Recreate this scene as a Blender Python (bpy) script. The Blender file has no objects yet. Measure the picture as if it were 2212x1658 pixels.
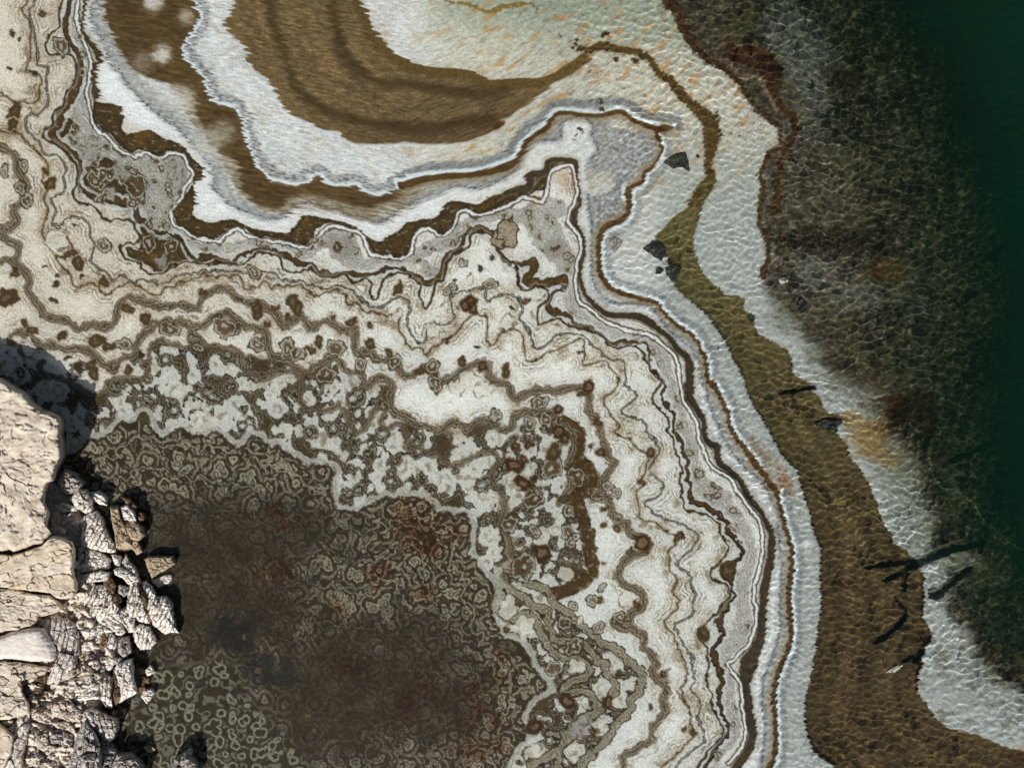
import bpy, bmesh, math, random
import numpy as np
from mathutils import Vector

R = math.radians
sc = bpy.context.scene
COL = sc.collection
# ---------------------------------------------------------------- camera, sky, sun, exposure
PX = 0.01                                    # one photograph pixel is one centimetre on the water plane
cam_d = bpy.data.cameras.new('camera')
cam = bpy.data.objects.new('camera', cam_d); COL.objects.link(cam)
cam.location = (12.5, -9.37, 16.67); cam.rotation_euler = (0, 0, 0)
cam_d.lens = 24; cam_d.sensor_width = 36; cam_d.clip_end = 400
sc.camera = cam
SUN_EL, SUN_AZ = 50.0, 197.0                 # azimuth clockwise from +Y, where the sun stands
wd = bpy.data.worlds.new('World'); sc.world = wd; wd.use_nodes = True
wn, wl = wd.node_tree.nodes, wd.node_tree.links
sky = wn.new('ShaderNodeTexSky'); sky.sky_type = 'NISHITA'; sky.sun_disc = False
sky.sun_elevation = R(SUN_EL); sky.sun_rotation = R(SUN_AZ)
wl.new(sky.outputs[0], wn['Background'].inputs[0]); wn['Background'].inputs[1].default_value = 0.05
sun_d = bpy.data.lights.new('sun', 'SUN'); sun_d.energy = 4.6; sun_d.angle = R(0.5); sun_d.color = (1, .98, .95)
sun_d.cycles.is_caustics_light = True        # lets the rippled water focus the sunlight on the lake bed
sun = bpy.data.objects.new('sun', sun_d); COL.objects.link(sun)
sx_, sy_ = math.sin(R(SUN_AZ)), math.cos(R(SUN_AZ))
sun.rotation_euler = Vector((sx_*math.cos(R(SUN_EL)), sy_*math.cos(R(SUN_EL)), math.sin(R(SUN_EL)))).to_track_quat('Z', 'Y').to_euler()
sc.view_settings.view_transform = 'Standard'; sc.view_settings.look = 'None'
sc.view_settings.gamma = 1; sc.view_settings.use_curve_mapping = False; sc.view_settings.exposure = 0.1

# ---------------------------------------------------------------- numpy noise
F = np.float32
def _perm(seed):
    p = np.random.default_rng(seed).permutation(512); return np.concatenate([p, p])
def pn(x, y, seed=0):
    """gradient noise, about -1..1"""
    p = _perm(seed); a = np.random.default_rng(seed+999).random(512)*2*np.pi
    gx, gy = np.cos(a).astype(F), np.sin(a).astype(F)
    xi = np.floor(x).astype(np.int32); yi = np.floor(y).astype(np.int32)
    xf = (x-xi).astype(F); yf = (y-yi).astype(F)
    u = xf*xf*xf*(xf*(xf*6-15)+10); v = yf*yf*yf*(yf*(yf*6-15)+10)
    def g(ix, iy, dx, dy):
        h = p[(p[ix & 511]+iy) & 511]; return gx[h]*dx+gy[h]*dy
    a0 = g(xi, yi, xf, yf); b0 = g(xi+1, yi, xf-1, yf); c0 = g(xi, yi+1, xf, yf-1); d0 = g(xi+1, yi+1, xf-1, yf-1)
    return ((a0+u*(b0-a0))*(1-v)+(c0+u*(d0-c0))*v)*1.5
def fbm(x, y, seed=0, o=4, g=.5):
    s = 0; a = 1; t = 0
    for k in range(o):
        s = s+a*pn(x*2**k, y*2**k, seed+k*7); t += a; a *= g
    return s/t*1.3
def worley(x, y, seed=0):
    rng = np.random.default_rng(seed); jx = rng.random((256, 256)).astype(F); jy = rng.random((256, 256)).astype(F)
    xi = np.floor(x).astype(np.int32); yi = np.floor(y).astype(np.int32)
    f1 = np.full(x.shape, 9, F); f2 = f1.copy()
    for dx in (-1, 0, 1):
        for dy in (-1, 0, 1):
            a = (xi+dx) & 255; b = (yi+dy) & 255
            d = np.hypot(xi+dx+jx[a, b]-x, yi+dy+jy[a, b]-y).astype(F)
            f2 = np.minimum(f2, np.maximum(f1, d)); f1 = np.minimum(f1, d)
    return f1, f2
def facets(x, y, seed, tilt=1.):
    """angular rubble: every cell a tilted plane; returns height and nearness to a gap"""
    rng = np.random.default_rng(seed); jx, jy, hh, ta, tb = (rng.random((256, 256)).astype(F) for _ in range(5))
    xi = np.floor(x).astype(np.int32); yi = np.floor(y).astype(np.int32)
    f1 = np.full(x.shape, 9, F); f2 = f1.copy(); H_ = np.zeros(x.shape, F)
    for dx in (-1, 0, 1):
        for dy in (-1, 0, 1):
            a = (xi+dx) & 255; b = (yi+dy) & 255; px_ = x-(xi+dx+jx[a, b]); py_ = y-(yi+dy+jy[a, b])
            d = np.hypot(px_, py_).astype(F); m = d < f1
            H_ = np.where(m, hh[a, b]+tilt*((ta[a, b]-.5)*px_+(tb[a, b]-.5)*py_)*2, H_)
            f2 = np.minimum(f2, np.maximum(f1, d)); f1 = np.minimum(f1, d)
    return H_, f2-f1
def ss(a, b, x):
    t = np.clip((x-a)/(b-a), 0, 1); return t*t*(3-2*t)
# ---------------------------------------------------------------- traced shapes (photograph pixels)
ZO = {'A1': (0, 0), 'A2': (600, 0), 'A3': (1200, 0), 'A4': (1800, 0), 'B1': (0, 450), 'B2': (600, 450), 'B3': (1200, 450), 'B4': (1800, 450),
      'C1': (0, 900), 'C2': (600, 900), 'C3': (1200, 900), 'C4': (1800, 900), 'D1': (0, 1349), 'D2': (600, 1349), 'D3': (1200, 1349), 'D4': (1800, 1349), 'E1': (0, 850), 'E2': (0, 1180), 'E3': (0, 1514)}
def P(s):
    """'A1 x,y x,y B2 x,y' in tiles enlarged 3.16 times -> array of photograph pixels; 'x,y,w' gives a width"""
    out = []; o = (0, 0); k = .31659
    for t in s.split():
        if t in ZO: o = ZO[t]; k = .37822 if t[0] == 'E' else .31659; continue
        v = [float(q) for q in t.split(',')]
        out.append([o[0]+v[0]*k, o[1]+v[1]*k, (v[2]*k if len(v) > 2 else -1)])
    return np.array(out, F)
BASIN = 'A1 1800,-300 1800,0 1800,60 1760,130 1735,170 1760,230 1870,330 1910,400 1910,460 1960,530 2040,590 2110,680 A2 270,790 370,890 480,930 600,1000 720,1010 770,1070 860,1100 1000,1110 1250,1095 1400,1110 1700,1090 1850,1040 1970,990 1990,930 A3 150,900 220,840 330,770 390,720 490,640 560,600 640,560 720,500 770,460 720,410 640,460 560,510 500,560 420,590 350,605 200,605 0,620 A2 1840,600 1740,550 1600,530 1430,520 1300,490 1200,440 1130,400 1080,340 1020,270 960,180 950,110 910,50 890,0 870,-300'
BASIN_IN = 'A2 890,-300 890,0 910,50 950,110 960,180 1020,270 1080,340 1130,400 1200,440 1300,490 1430,520 1600,530 1740,550 1840,600 2000,620 2211,600 A3 350,605 420,590 500,560 560,510 640,460 720,410'
BASIN_S1 = 'A2 680,-300 680,0 700,200 740,400 850,520 1000,630 1300,660 1500,700 1800,720 2000,690'
BASIN_S2 = 'A2 190,-300 190,0 210,200 260,330 330,500 400,660 520,790 720,890 900,930 1100,970 1300,990 1500,980 1700,950 1900,930'
BROWN_A = 'A1 790,-300 1480,-300 1490,0 1530,100 1510,200 1440,290 1410,400 1450,480 1520,560 1580,640 1640,790 1790,830 1850,920 1900,1100 1960,1250 2040,1350 2100,1410 A2 230,1400 350,1430 480,1410 560,1350 620,1420 720,1440 860,1430 900,1480 1000,1510 1100,1490 1180,1440 1250,1390 1260,1430 1210,1440 1200,1500 1100,1550 1000,1590 900,1600 750,1560 620,1520 500,1500 330,1520 280,1590 200,1600 60,1560 0,1480 A1 1850,1450 1830,1250 1700,1180 1600,1080 1560,960 1520,860 1490,720 1380,650 1200,620 1040,540 950,430 880,300 820,150 790,0'
T1 = 'A1 1470,-300 1490,0 1530,100 1510,200 1440,290 1410,400 1450,480 1520,560 1580,640 1640,790 1790,830 1850,920 1900,1100 1960,1250 2040,1350 2100,1410 A2 230,1400 350,1430 480,1410 560,1350 620,1420 720,1440 860,1430 900,1480 1000,1510 1100,1490 1180,1440 1250,1390 1400,1360 1500,1330 1640,1330 1800,1310 1950,1270 2060,1220 A3 215,1160 250,1090 300,1020 400,970 450,910 490,860 560,850 640,850 700,860 850,840 960,830 1050,860 1110,900 1180,950 1280,960 1390,980'
BLINE = 'A2 1210,1430,60 1300,1390,50 1500,1365,45 1700,1350,45 1850,1330,45 2000,1290,50 A3 195,1235,45 260,1110,40 340,1040,40 430,985,36 490,890,40 570,868,26 700,885,30 850,890,30 1000,860,36 1100,930,34 1200,970,34 1300,995,50 1390,985,24 A3 1280,1000,50 1300,1100,20 1300,1200,24 1240,1290,24 1180,1330,30 1160,1400,34 1070,1450,34 1050,1550,36 B3 1050,30,36 1060,130,36 1050,230,40 990,280,46 900,320,46 850,370,46 830,450,40 830,560,40 835,660,40 880,760,40 960,820,36 1080,860,34 1200,890,34 1280,920,26 1330,990,24 1400,1060,30 1480,1120,26 1560,1170,24 1610,1260,20 1650,1340,30 1660,1450,30 1700,1560,28 C3 1700,100,30 1770,220,30 1820,340,26 1830,430,26 1880,520,30 1960,620,34 2030,720,46 2100,820,30 2211,950,30 C4 100,680,34 180,790,30 260,900,30 310,980,28 340,1100,28 370,1220,28 410,1350,30 420,1480,32 D4 420,130,34 400,260,36 400,420,36 415,600,30 400,720,34 350,830,34 300,980,32 280,1150,30 290,1300,32 300,1450,32 280,1580,34 240,1658,34 180,1850,34'
FLINE = 'A1 720,-300 720,0 700,80 730,230 800,350 850,480 950,600 1020,700 1150,820 1280,920 1380,1000 1470,1090 1570,1200 1640,1320 1650,1440 B1 1700,80 1800,170 1950,230 2100,270 B2 320,230 370,160 470,140 600,170 750,210 900,250 1000,290 1100,260 1200,180 1350,120 A2 1480,1490 1600,1430 1750,1450 1850,1430 2000,1370 2100,1280 A3 270,1150 350,1090 480,1080 540,1060 540,960 600,920 700,900 780,960 770,1040 820,1150 750,1250'
FLINE2 = 'B3 740,80 760,250 780,400 770,560 780,720 820,830 900,900 1080,920 1200,930 1270,980 1330,1070 1400,1150 1500,1220 1560,1290 1600,1370 1620,1500 C3 1620,60 1680,250 1750,450 1800,560 1900,700 2000,800 2110,900 2160,1020 2211,1100 C4 310,1250 330,1400 D4 340,0 340,200 330,400 330,620 250,850 200,1000 200,1200 210,1400 190,1600 150,1800'
SPECK = 'A3 800,950 1000,1000 1250,1020 1300,1150 1250,1270 1150,1350 1050,1430 1040,1560 B3 1040,230 900,300 830,370 790,400 770,300 740,80 A3 740,1520 900,1470 940,1400 900,1320 760,1280 830,1150 780,1030'
P1 = 'A1 735,640 745,780 860,800 930,830 950,920 940,1000 1000,1030 1150,1000 1250,1060 1400,1120 1480,1220 1560,1290 1550,1380 1500,1400 1490,1500 1480,1658 1420,1658 1440,1500 1490,1380 1440,1250 1380,1180 1300,1160 1200,1200 1080,1150 1000,1170 900,1090 850,1030 740,980 715,900'
P2 = 'B1 1510,60 1500,140 1490,240 1600,290 1700,280 1800,270 1880,310 2000,350 2211,380 B2 330,370 400,300 440,240 500,240 600,260 750,290 880,350 960,420 1030,440 1110,390 1180,360 1240,290 1400,270 1500,240 1530,170 1560,135 1650,130 1740,150 1820,140 1900,80 2000,70 2080,60 2211,0 2211,60 2100,110 2000,150 1900,190 1800,230 1700,190 1640,210 1620,280 1560,360 1480,370 1400,330 1320,370 1280,450 1250,520 1200,545 1100,545 1000,530 940,460 900,390 800,335 700,300 600,310 530,370 510,460 420,450 300,430 150,400 B1 2000,410 1850,325 1750,350 1650,425 1500,390 1380,310 1340,220 1360,150 1440,60'
P3 = 'A3 120,1530 0,1500 100,1510 220,1480 290,1430 290,1350 360,1330 410,1310 420,1250 480,1220 560,1220 640,1240 660,1300 640,1300 560,1250 500,1270 450,1320 430,1440 350,1480 250,1520 150,1560 0,1590'
MLINE = 'A1 660,-300,24 660,0,24 630,130,20 640,250,24 700,330,40 750,400,46 760,470,40 725,520,34 725,640,34 740,740,50'
MLINE2 = 'B2 2000,65,40 2150,20,44 A3 220,1480,60 290,1430,70 300,1350,60 360,1340,50 410,1320,50 430,1250,40 480,1230,34 560,1230,34 640,1245,34 660,1300,30 655,1380,30 670,1480,30 680,1570,30 640,1640,40 B3 640,230,44 640,300,40 690,370,24 710,450,24 710,550,24 680,650,24 690,750,26 720,840,30 800,930,36 900,1000,40 1000,1010,46 1130,1020,60 1220,1060,60 1290,1120,40 1370,1180,40 1430,1260,44 1500,1320,50 1530,1400,60 1530,1500,60 1540,1600,56 C3 1520,120,60 1530,220,60 1590,320,50 1640,410,40 1640,500,36 1680,570,50 1740,600,50 1740,680,50 1780,740,44 1860,800,40 1920,860,40 1960,950,44 2020,1030,40 2080,1100,34 2120,1180,36 2160,1270,46 2160,1380,56 2150,1500,60 D3 2130,150,60 2100,300,60 2090,450,56 2080,620,60 2040,740,80 1990,840,130 1970,920,110 1960,1000,60 1980,1120,56 1990,1230,56 2010,1350,60 2010,1450,60 1960,1550,60 1880,1658,60 1800,1800,60'
WLINE = 'A1 600,-300 600,0 590,130 620,260 670,380 700,480 690,600 670,700 690,830 720,950 750,1010 820,1040 880,1110 950,1180 1040,1200 1130,1180 1220,1210 1330,1180 1420,1200 1450,1290 1490,1340 1420,1450 B1 1400,120 1330,170 1320,270 1350,310 1420,340 1500,400 1600,430 1680,450 1750,380 1830,340 1920,400 2050,430 2211,450 B2 400,470 500,480 560,390 620,340 700,320 800,350 890,380 930,470 960,530 1070,550 1200,560 1280,520 1290,420 1350,350 1420,340 1500,390 1570,360 1620,300 1640,220 1700,200 1770,240 1870,220 1950,190 2050,150 2130,100 2211,110 A3 400,1540 430,1450 450,1340 520,1290 600,1270 640,1320 650,1400 660,1500 620,1600 B3 590,260 620,330 680,400 690,500 660,620 650,720 660,840 680,910 760,960 850,1040 960,1090 1090,1130 1200,1150 1290,1200 1340,1250 1400,1300 1440,1380 1450,1500 C3 1460,120 1480,240 1540,340 1590,430 1600,540 1640,620 1670,720 1740,780 1850,850 1890,930 1950,1020 2010,1090 2070,1180 2090,1300 2090,1450 D3 2060,150 2020,330 2050,470 2000,680 1890,800 1830,870 1920,1000 1940,1200 1960,1350 1940,1480 1830,1620'
GREYB = 'A1 560,-300,80 560,0,80 560,150,70 600,280,60 640,400,60 650,560,70 640,720,70 650,900,60 B1 1230,120,150 1230,240,120 1290,330,50 1450,430,70 1560,480,70 1680,500,70 1830,460,60 1980,450,60 2180,480,70 B2 450,520,90 640,420,150 760,420,170 820,560,170 900,600,90 1050,600,70 1250,590,90 1420,480,110 1600,420,110 1700,300,80 1850,250,70 2030,220,90 2180,240,150 A3 520,1600,120 B3 380,220,260 440,400,260 560,560,160 560,640,120 600,800,110 640,960,100 800,1080,60 960,1150,60 1150,1180,70 1270,1260,100 1340,1400,110 1380,1550,90 C3 1390,160,70 1430,300,70 1480,440,110 1540,600,100 1580,760,90 1650,900,130 1780,1000,150 1830,1120,150 1950,1250,130 2000,1400,90 D3 1960,180,110 1930,340,100 1950,480,130 1900,650,150 1800,780,70 1850,920,70 1830,1100,90 1880,1300,80 1860,1430,80 1740,1560,70 1650,1700,70'
NLINE = 'A1 560,-300,30 540,0,30 520,100,30 500,200,40 540,330,34 600,400,30 620,520,34 600,650,50 540,760,60 480,850,50 440,950,70 400,1030,50 460,1110,40 540,1160,50 620,1250,30 600,1400,30 660,1480,30 B1 760,110,40 900,130,60 1040,150,40 1060,270,40 1110,270,30 1200,360,20 1340,380,18 1400,430,18 1450,520,18 1520,570,26 1620,550,40 1720,580,44 1800,590,36 1880,530,30 2000,490,30 2100,500,24 2190,540,24 B2 400,590,50 480,610,24 560,660,26 640,685,26 740,680,24 830,680,40 940,690,24 1060,655,26 1180,640,26 1280,690,30 1350,735,50 1440,750,50 1500,690,40 1530,600,34 1560,530,30 1640,500,24 1680,430,24 1700,370,24 1790,330,30 1870,350,50 1930,400,34 1970,500,24 B3 50,480,26 120,580,34 220,610,34 320,590,50 330,650,60 260,740,60 400,755,60 560,730,60 560,800,30 480,830,20 440,920,40 480,980,60 580,1000,30 650,1070,18 760,1100,22 860,1160,22 930,1215,22 1020,1215,24 1130,1210,22 1210,1250,20 1220,1330,16 1240,1420,16 1320,1500,16 1340,1570,20 C3 1310,200,16 1350,270,20 1410,350,20 1400,440,20 1450,530,24 1480,620,24 1510,720,24 1510,820,24 1540,920,30 1550,1020,30 1640,1040,40 1740,1110,46 1820,1190,30 1830,1260,26 1900,1330,22 1950,1390,20 1920,1450,20 1870,1500,40 1830,1600,60 D3 1840,100,90 1850,250,16 1870,330,16 1800,430,34 1760,520,60 1790,640,22 1710,740,40 1740,850,40 1770,950,44 1760,1080,40 1760,1180,22 1830,1330,20 1810,1420,20 1740,1500,20 1650,1640,24 1560,1800,24'
OLINE = 'A1 470,-300 480,0 450,100 460,200 400,240 350,330 360,400 410,430 530,400 590,500 560,640 500,720 480,800 400,900 400,950 340,1000 330,1060 440,1110 530,1200 590,1290 590,1400 560,1500 610,1560 700,1570 B1 770,210 800,280 1000,260 1040,340 1080,400 1050,450 930,460 940,540 1000,590 1080,600 1090,650 1210,690 1300,640 1450,590 1600,610 1750,590 1850,620 1930,560 2010,520 2100,540 B2 260,550 290,640 370,670 480,650 570,700 660,710 760,700 820,750 930,720 970,760 960,850 1010,880 1040,800 1080,710 1180,680 1290,720 1350,780 1340,860 1390,960 1440,860 1460,770 1530,720 1550,620 1600,540 1720,480 1740,380 1820,360 1930,400 B3 50,450 70,520 160,600 210,680 210,760 260,810 380,780 440,810 430,890 360,950 370,1070 480,1030 570,1070 650,1090 780,1130 860,1180 940,1250 1080,1240 1160,1280 1210,1380 1300,1500 C3 1310,110 1240,230 1300,300 1360,370 1360,460 1410,540 1430,640 1470,740 1460,860 1470,960 1500,1080 1620,1110 1720,1160 1790,1280 1830,1400 1720,1540 D3 1710,110 1710,200 1800,240 1840,310 1790,400 1700,500 1600,610 1640,710 1680,820 1670,960 1690,1080 1720,1200 1790,1340 1780,1420 1700,1500 1600,1640 1500,1800'
QLINE = 'A1 280,-300 260,0 220,70 250,200 280,330 290,450 280,500 370,510 350,600 360,700 370,780 320,870 200,900 210,1010 300,1090 340,1180 450,1200 510,1290 490,1370 500,1450 400,1530 B1 390,100 430,210 400,300 460,320 520,250 620,250 690,310 690,390 730,470 690,580 760,640 840,700 870,740 930,690 1000,740 1120,740 1200,760 1280,760 1350,700 1500,680 1640,660 1780,660 1900,680 1950,720 2050,660 2130,700 B2 280,730 440,740 520,790 640,790 760,790 850,840 930,920 1050,940 1130,880 1200,870 1250,900 1280,970 1240,1020 1270,1130 1330,1200 1390,1210 1400,1120 1450,1080 1540,1090 1610,1030 1600,950 1570,880 1630,830 1780,800 1850,830 1850,900 1950,850 2050,840 2110,880 2140,950 2120,1040 2190,1120 B3 310,1200 350,1260 430,1230 500,1160 600,1140 720,1170 780,1230 830,1280 930,1340 1030,1390 1040,1500 C3 1030,130 1130,190 1070,260 1000,320 1080,370 1180,400 1210,500 1270,560 1290,640 1240,730 1230,800 1310,860 1330,920 1280,990 1190,1020 1220,1080 1340,1150 1480,1200 1580,1260 1600,1300 1550,1390 D3 1440,60 1470,120 1550,180 1530,240 1580,310 1560,400 1570,460 1500,510 1430,550 1460,660 1540,780 1560,900 1570,980 1550,1050 1620,1130 1620,1200 1600,1280 1640,1360 1640,1440 1560,1520 1460,1600 1380,1720'
RLINE1 = 'A1 230,-300 210,0 170,80 220,150 240,250 230,350 240,450 190,530 250,540 320,600 300,660 310,720 270,790 170,780 100,780 40,740 -300,650'
RLINE2 = 'A1 -300,960 0,1000 60,1020 150,1020 190,1080 290,1160 330,1220 370,1300 320,1380 360,1440 340,1500 B1 350,130 370,220 330,300 330,400 370,440 400,390 480,380 540,440 570,520 500,550 420,550 470,620 540,690 570,780 680,760 760,780 780,830 830,840 900,790 970,760 1060,770 1150,830 1250,830 1370,760 1480,730 1580,690 1700,710 1830,700 1870,740 1890,790 1970,790 2050,750 2100,790 B2 330,770 450,790 530,850 650,820 770,840 780,920 860,910 930,970 1000,980 1090,1010 1180,1000 1180,1080 1210,1160 1260,1250 1340,1250 1400,1310 1430,1260 1540,1200 1630,1130 1700,1040 1780,1000 1850,1020 1870,1090 1860,1180 1890,1230 1940,1200 1980,1130 2100,1110 2140,1150 2150,1260 2160,1350 B3 370,1340 430,1290 520,1270 600,1220 710,1210 715,1390 800,1360 880,1370 940,1430 980,1490 950,1590 C3 870,210 900,310 960,400 990,440 950,500 1080,540 1130,620 1200,650 1200,740 1160,830 1190,890 1120,940 1150,1050 1160,1160 1280,1180 1370,1260 1420,1290 1430,1350 1370,1400 1390,1460 D3 1370,120 1440,190 1410,290 1450,370 1410,450 1340,530 1400,620 1440,720 1490,830 1520,930 1480,1010 1470,1060 1520,1180 1550,1260 1540,1340 1570,1410 1490,1490 1400,1580 1310,1658 1200,1800'
ULINE = 'B1 -300,600 0,590 80,600 160,640 220,720 210,800 250,870 310,950 340,1010 450,1030 550,1070 600,1110 650,1090 740,1080 830,1090 890,1040 900,960 960,880 1060,880 1150,910 1250,940 1370,920 1450,940 1520,950 1560,880 1620,820 1700,800 1780,830 1820,880 1900,900 B2 130,940 220,980 280,1080 350,1070 430,1010 500,1100 560,1070 630,1050 700,1080 760,1120 840,1110 850,1180 850,1280 970,1290 1020,1350 1130,1350 1190,1430 1240,1470 1310,1450 1370,1410 1440,1440 1500,1510 1600,1480 1680,1430 1800,1370 1860,1390 1880,1490 1960,1520 2020,1550 2060,1620 C3 210,220 300,170 420,160 500,170 620,140 710,150 760,210 750,300 790,370 830,410 840,500 870,570 900,630 910,690 950,720 900,800 860,870 860,940 780,990 900,990 930,1080 960,1150 1040,1190 1080,1260 1150,1290 1210,1320 1200,1400 1080,1440 D3 1020,80 980,180 1040,240 1140,290 1180,350 1160,430 1080,460 1060,530 960,520 990,570 1080,580 1180,640 1180,720 1240,780 1280,860 1250,900 1290,980 1360,1040 1330,1130 1350,1220 1290,1290 1240,1370 1230,1440 1130,1510 1030,1560 1020,1658 1000,1800'
UL2 = 'A1 0,1120 60,1160 120,1200 130,1300 190,1400 190,1500 B1 100,200 130,270 60,330 -30,340 60,430 140,470 120,560 30,590'
VLINE = 'B1 80,1230 80,1170 150,1130 220,1170 300,1230 380,1230 480,1260 600,1260 680,1280 740,1330 800,1390 870,1390 950,1330 1040,1310 1060,1200 1150,1110 1260,1050 1400,1060 1480,1090 1560,1080 1640,1020 1750,980 1830,1040 1920,1100 2040,1120 2060,1230 B2 210,1320 320,1350 400,1420 480,1440 560,1380 680,1330 740,1400 800,1440 890,1450 930,1550 990,1500 1080,1490 1140,1560 C2 1100,200 1150,330 1260,380 1320,430 1430,450 1500,480 1610,400 1700,470 1790,400 1880,390 1970,470 2060,440 C3 180,360 260,330 400,330 480,350 500,420 590,440 640,520 640,620 600,720 620,830 600,930 530,1030'
VTHICK = 'C3 560,400 680,490 660,620 700,730 790,810 740,930 640,1000 700,1100 730,1230 760,1330 770,1430 D3 790,130 700,230 560,290 480,320'
VL3 = 'B1 250,1500 420,1480 600,1560 700,1610 800,1590 850,1500 960,1490 1080,1490 1150,1400 1150,1270 1220,1200 1350,1230 1430,1250 1520,1200 1640,1240 1780,1250 1860,1300 1880,1440 B2 60,1440 150,1490 280,1430 400,1460 430,1550 C2 420,240 520,320 620,330 720,280 790,370 850,490 940,420 1000,300 1080,320 1040,400 1090,460 1200,420 1250,500 1240,600 1350,600 1450,660 1600,740 1750,680 1900,630 1960,700 1900,800 1960,950 2010,1080 1960,1200 2040,1290 2060,1430'
XLINE = 'C1 500,640 560,620 640,520 760,500 830,460 880,400 950,360 1000,390 1100,310 1160,340 1180,410 1250,490 1330,430 1420,430 1500,490 1580,480 1660,440 1750,500 1840,570 1900,510 2000,490 2080,560 C2 260,550 340,620 420,660 490,720 590,700 670,720 720,800 690,860 700,960 730,1050 860,1060 950,1010 1050,970 1200,960 1350,950 1430,1000 1500,1070 1600,1080 1730,1100 1770,1200 1760,1300 1760,1400 D2 1760,0 1880,150 1960,280 1930,400 1990,600 2100,650 D3 250,680 320,770 360,880 430,960 480,1050 350,1130 290,1220 270,1300 320,1400 240,1480 180,1600 100,1750'
ZBUND = 'C3 100,990 80,1150 120,1300 140,1450 240,1520 D3 60,100 150,280 250,330 330,410 420,440 450,550 480,650 560,680 650,680 760,740 820,830 880,850 890,920 970,1040 920,1100 850,1210 720,1270 640,1400 540,1480 520,1650 500,1800'
ZB2 = 'D3 280,230 420,280 500,400 600,470 700,560 800,640 860,700 980,740 1040,820 1120,880 1170,950 1150,1050 1080,1130 1060,1230 980,1300 900,1430 850,1480 760,1560 690,1640 640,1800'
ZB3 = 'D3 0,170 60,220 80,330 50,400 150,520 280,470 380,590 430,700 520,800 640,810 760,870 740,950 600,1000 560,1100 700,1060 800,1130 820,1230 700,1280 580,1400 480,1550 300,1640'
OLIVE = 'B3 1610,80 1560,140 1480,200 1400,260 1330,340 1260,430 1340,560 1400,620 1400,750 1460,840 1560,920 1650,990 1700,1060 1760,1150 1810,1220 1860,1340 1920,1440 1940,1540 C4 40,60 100,230 180,360 260,500 330,640 410,730 470,800 500,930 550,1080 590,1250 640,1370 D4 640,80 640,240 645,400 620,600 600,800 560,1000 525,1130 530,1350 560,1470 640,1570 760,1658 900,2000 3000,2000 3000,1700 2211,1530 2050,1490 1900,1420 1750,1380 1640,1350 1560,1300 1490,1220 1450,1150 1390,1080 1400,930 1430,830 1430,740 1480,690 1500,620 1430,490 1440,400 1440,200 1400,110 1380,60 C4 1350,1450 1290,1390 1200,1350 1200,1310 1130,1200 1090,1080 1040,940 980,830 930,750 870,680 840,580 780,520 770,440 820,390 770,340 690,340 640,240 570,150 550,100 450,60 430,20 B4 430,1400 400,1300 370,1260 280,1220 170,1150 130,1080 130,1010 50,960 60,900 0,860 B3 1820,850 1740,790 1660,720 1590,600 1560,450 1570,350 1600,250 1640,140 1700,30 A3 1740,1380 1620,1420'
OBAND = 'A3 680,380,30 760,380,50 850,350,60 900,360,60 980,380,50 1080,390,50 1170,420,50 1230,470,50 1290,560,50 1380,620,60 1440,700,70 1530,790,70 1620,870,90 1690,940,120 1700,1000,130 1700,1060,130 1690,1150,90 1670,1280,50 1690,1370,80 1620,1480,90 1560,1580,100'
REEFP = 'A3 1310,-300 1310,0 1400,60 1450,120 1470,220 1530,330 1600,420 1700,480 1800,530 1900,620 1960,720 2050,840 2130,900 2211,960 A4 340,1000 360,1110 260,1180 230,1260 200,1400 220,1500 B4 200,100 190,300 240,420 250,560 230,700 230,850 350,900 480,1080 520,1170 620,1230 680,1400 800,1480 980,1550 1150,1640 C4 980,260 1100,330 1120,450 1250,560 1380,700 1380,820 1450,1000 1520,1100 1500,1250 1480,1380 1700,1380 1900,1500 D4 1700,200 1620,420 1780,600 1850,760 2000,950 2211,1080 3000,1500 3500,1500 A4 3500,-300'
PALER = 'A4 240,30 180,230 280,400 350,470 400,600 480,700 620,900 700,700 640,560 800,430 700,300 560,100 400,0'
RUSTP = 'A4 -80,240 0,360 100,350 200,380 290,440 350,560 330,650 320,770 240,740 220,640 160,560 60,500 0,490 -90,450'
RUST1 = 'A3 1310,-300,110 1370,0,110 1440,100,90 1490,240,70 1560,360,60 1650,440,56 1800,530,50 1900,620,46 1960,720,40 2050,840,40 2130,900,40 2211,970,36 A4 340,1000,24 330,1080,30 370,1130,30'
RUST2 = 'A4 330,780,40 370,850,60 430,900,66 450,1000,60 420,1080,60 370,1140,50 330,1280,46 310,1400,54 305,1550,56 B4 310,100,60 290,180,54 280,250,40'
RUST3 = 'A4 350,1140,20 260,1180,34 220,1240,40 180,1350,40 200,1440,44 190,1550,50 B4 190,100,46 180,200,46 170,300,44 210,380,40 230,450,40 240,560,40 200,700,60'
DARKSLAB = 'C4 1040,240 1150,260 1130,330 1170,390 1150,470 1230,450 1380,420 1400,470 1450,560 1500,560 1530,480 1560,420 1520,330 1500,220 1400,150 1350,180 1150,210'
OCHRE = 'C4 880,360 840,560 900,620 1000,700 1150,780 1200,700 1130,560 1110,420 980,360'
CRACKS = 'C4 1380,1500,40 1480,1450,60 1600,1400,60 1750,1370,50 1900,1330,30|C4 1000,1530,24 1150,1500,36 1300,1480,40 1400,1470,50|D4 1400,80,50 1340,100,44 1250,160,30 1130,210,20|D4 1310,100,30 1300,180,30 1290,280,24|D4 1510,290,60 1530,320,60 1620,250,60 1700,170,40 1800,120,24|C4 1660,700,30 1780,650,36 1850,620,28 1950,570,20 2080,510,16|B4 240,1620,12 600,1560,20|D4 1060,690,30 1160,620,40 1300,470,16 1220,340,10|D4 1280,830,20 1400,760,40 1380,820,60'
PALEREEF = 'C4 1000,760 1200,1100 1250,1300 1350,1430 1500,1400 1480,1250 1520,1150 1400,1050 1380,900 1200,780'
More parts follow.
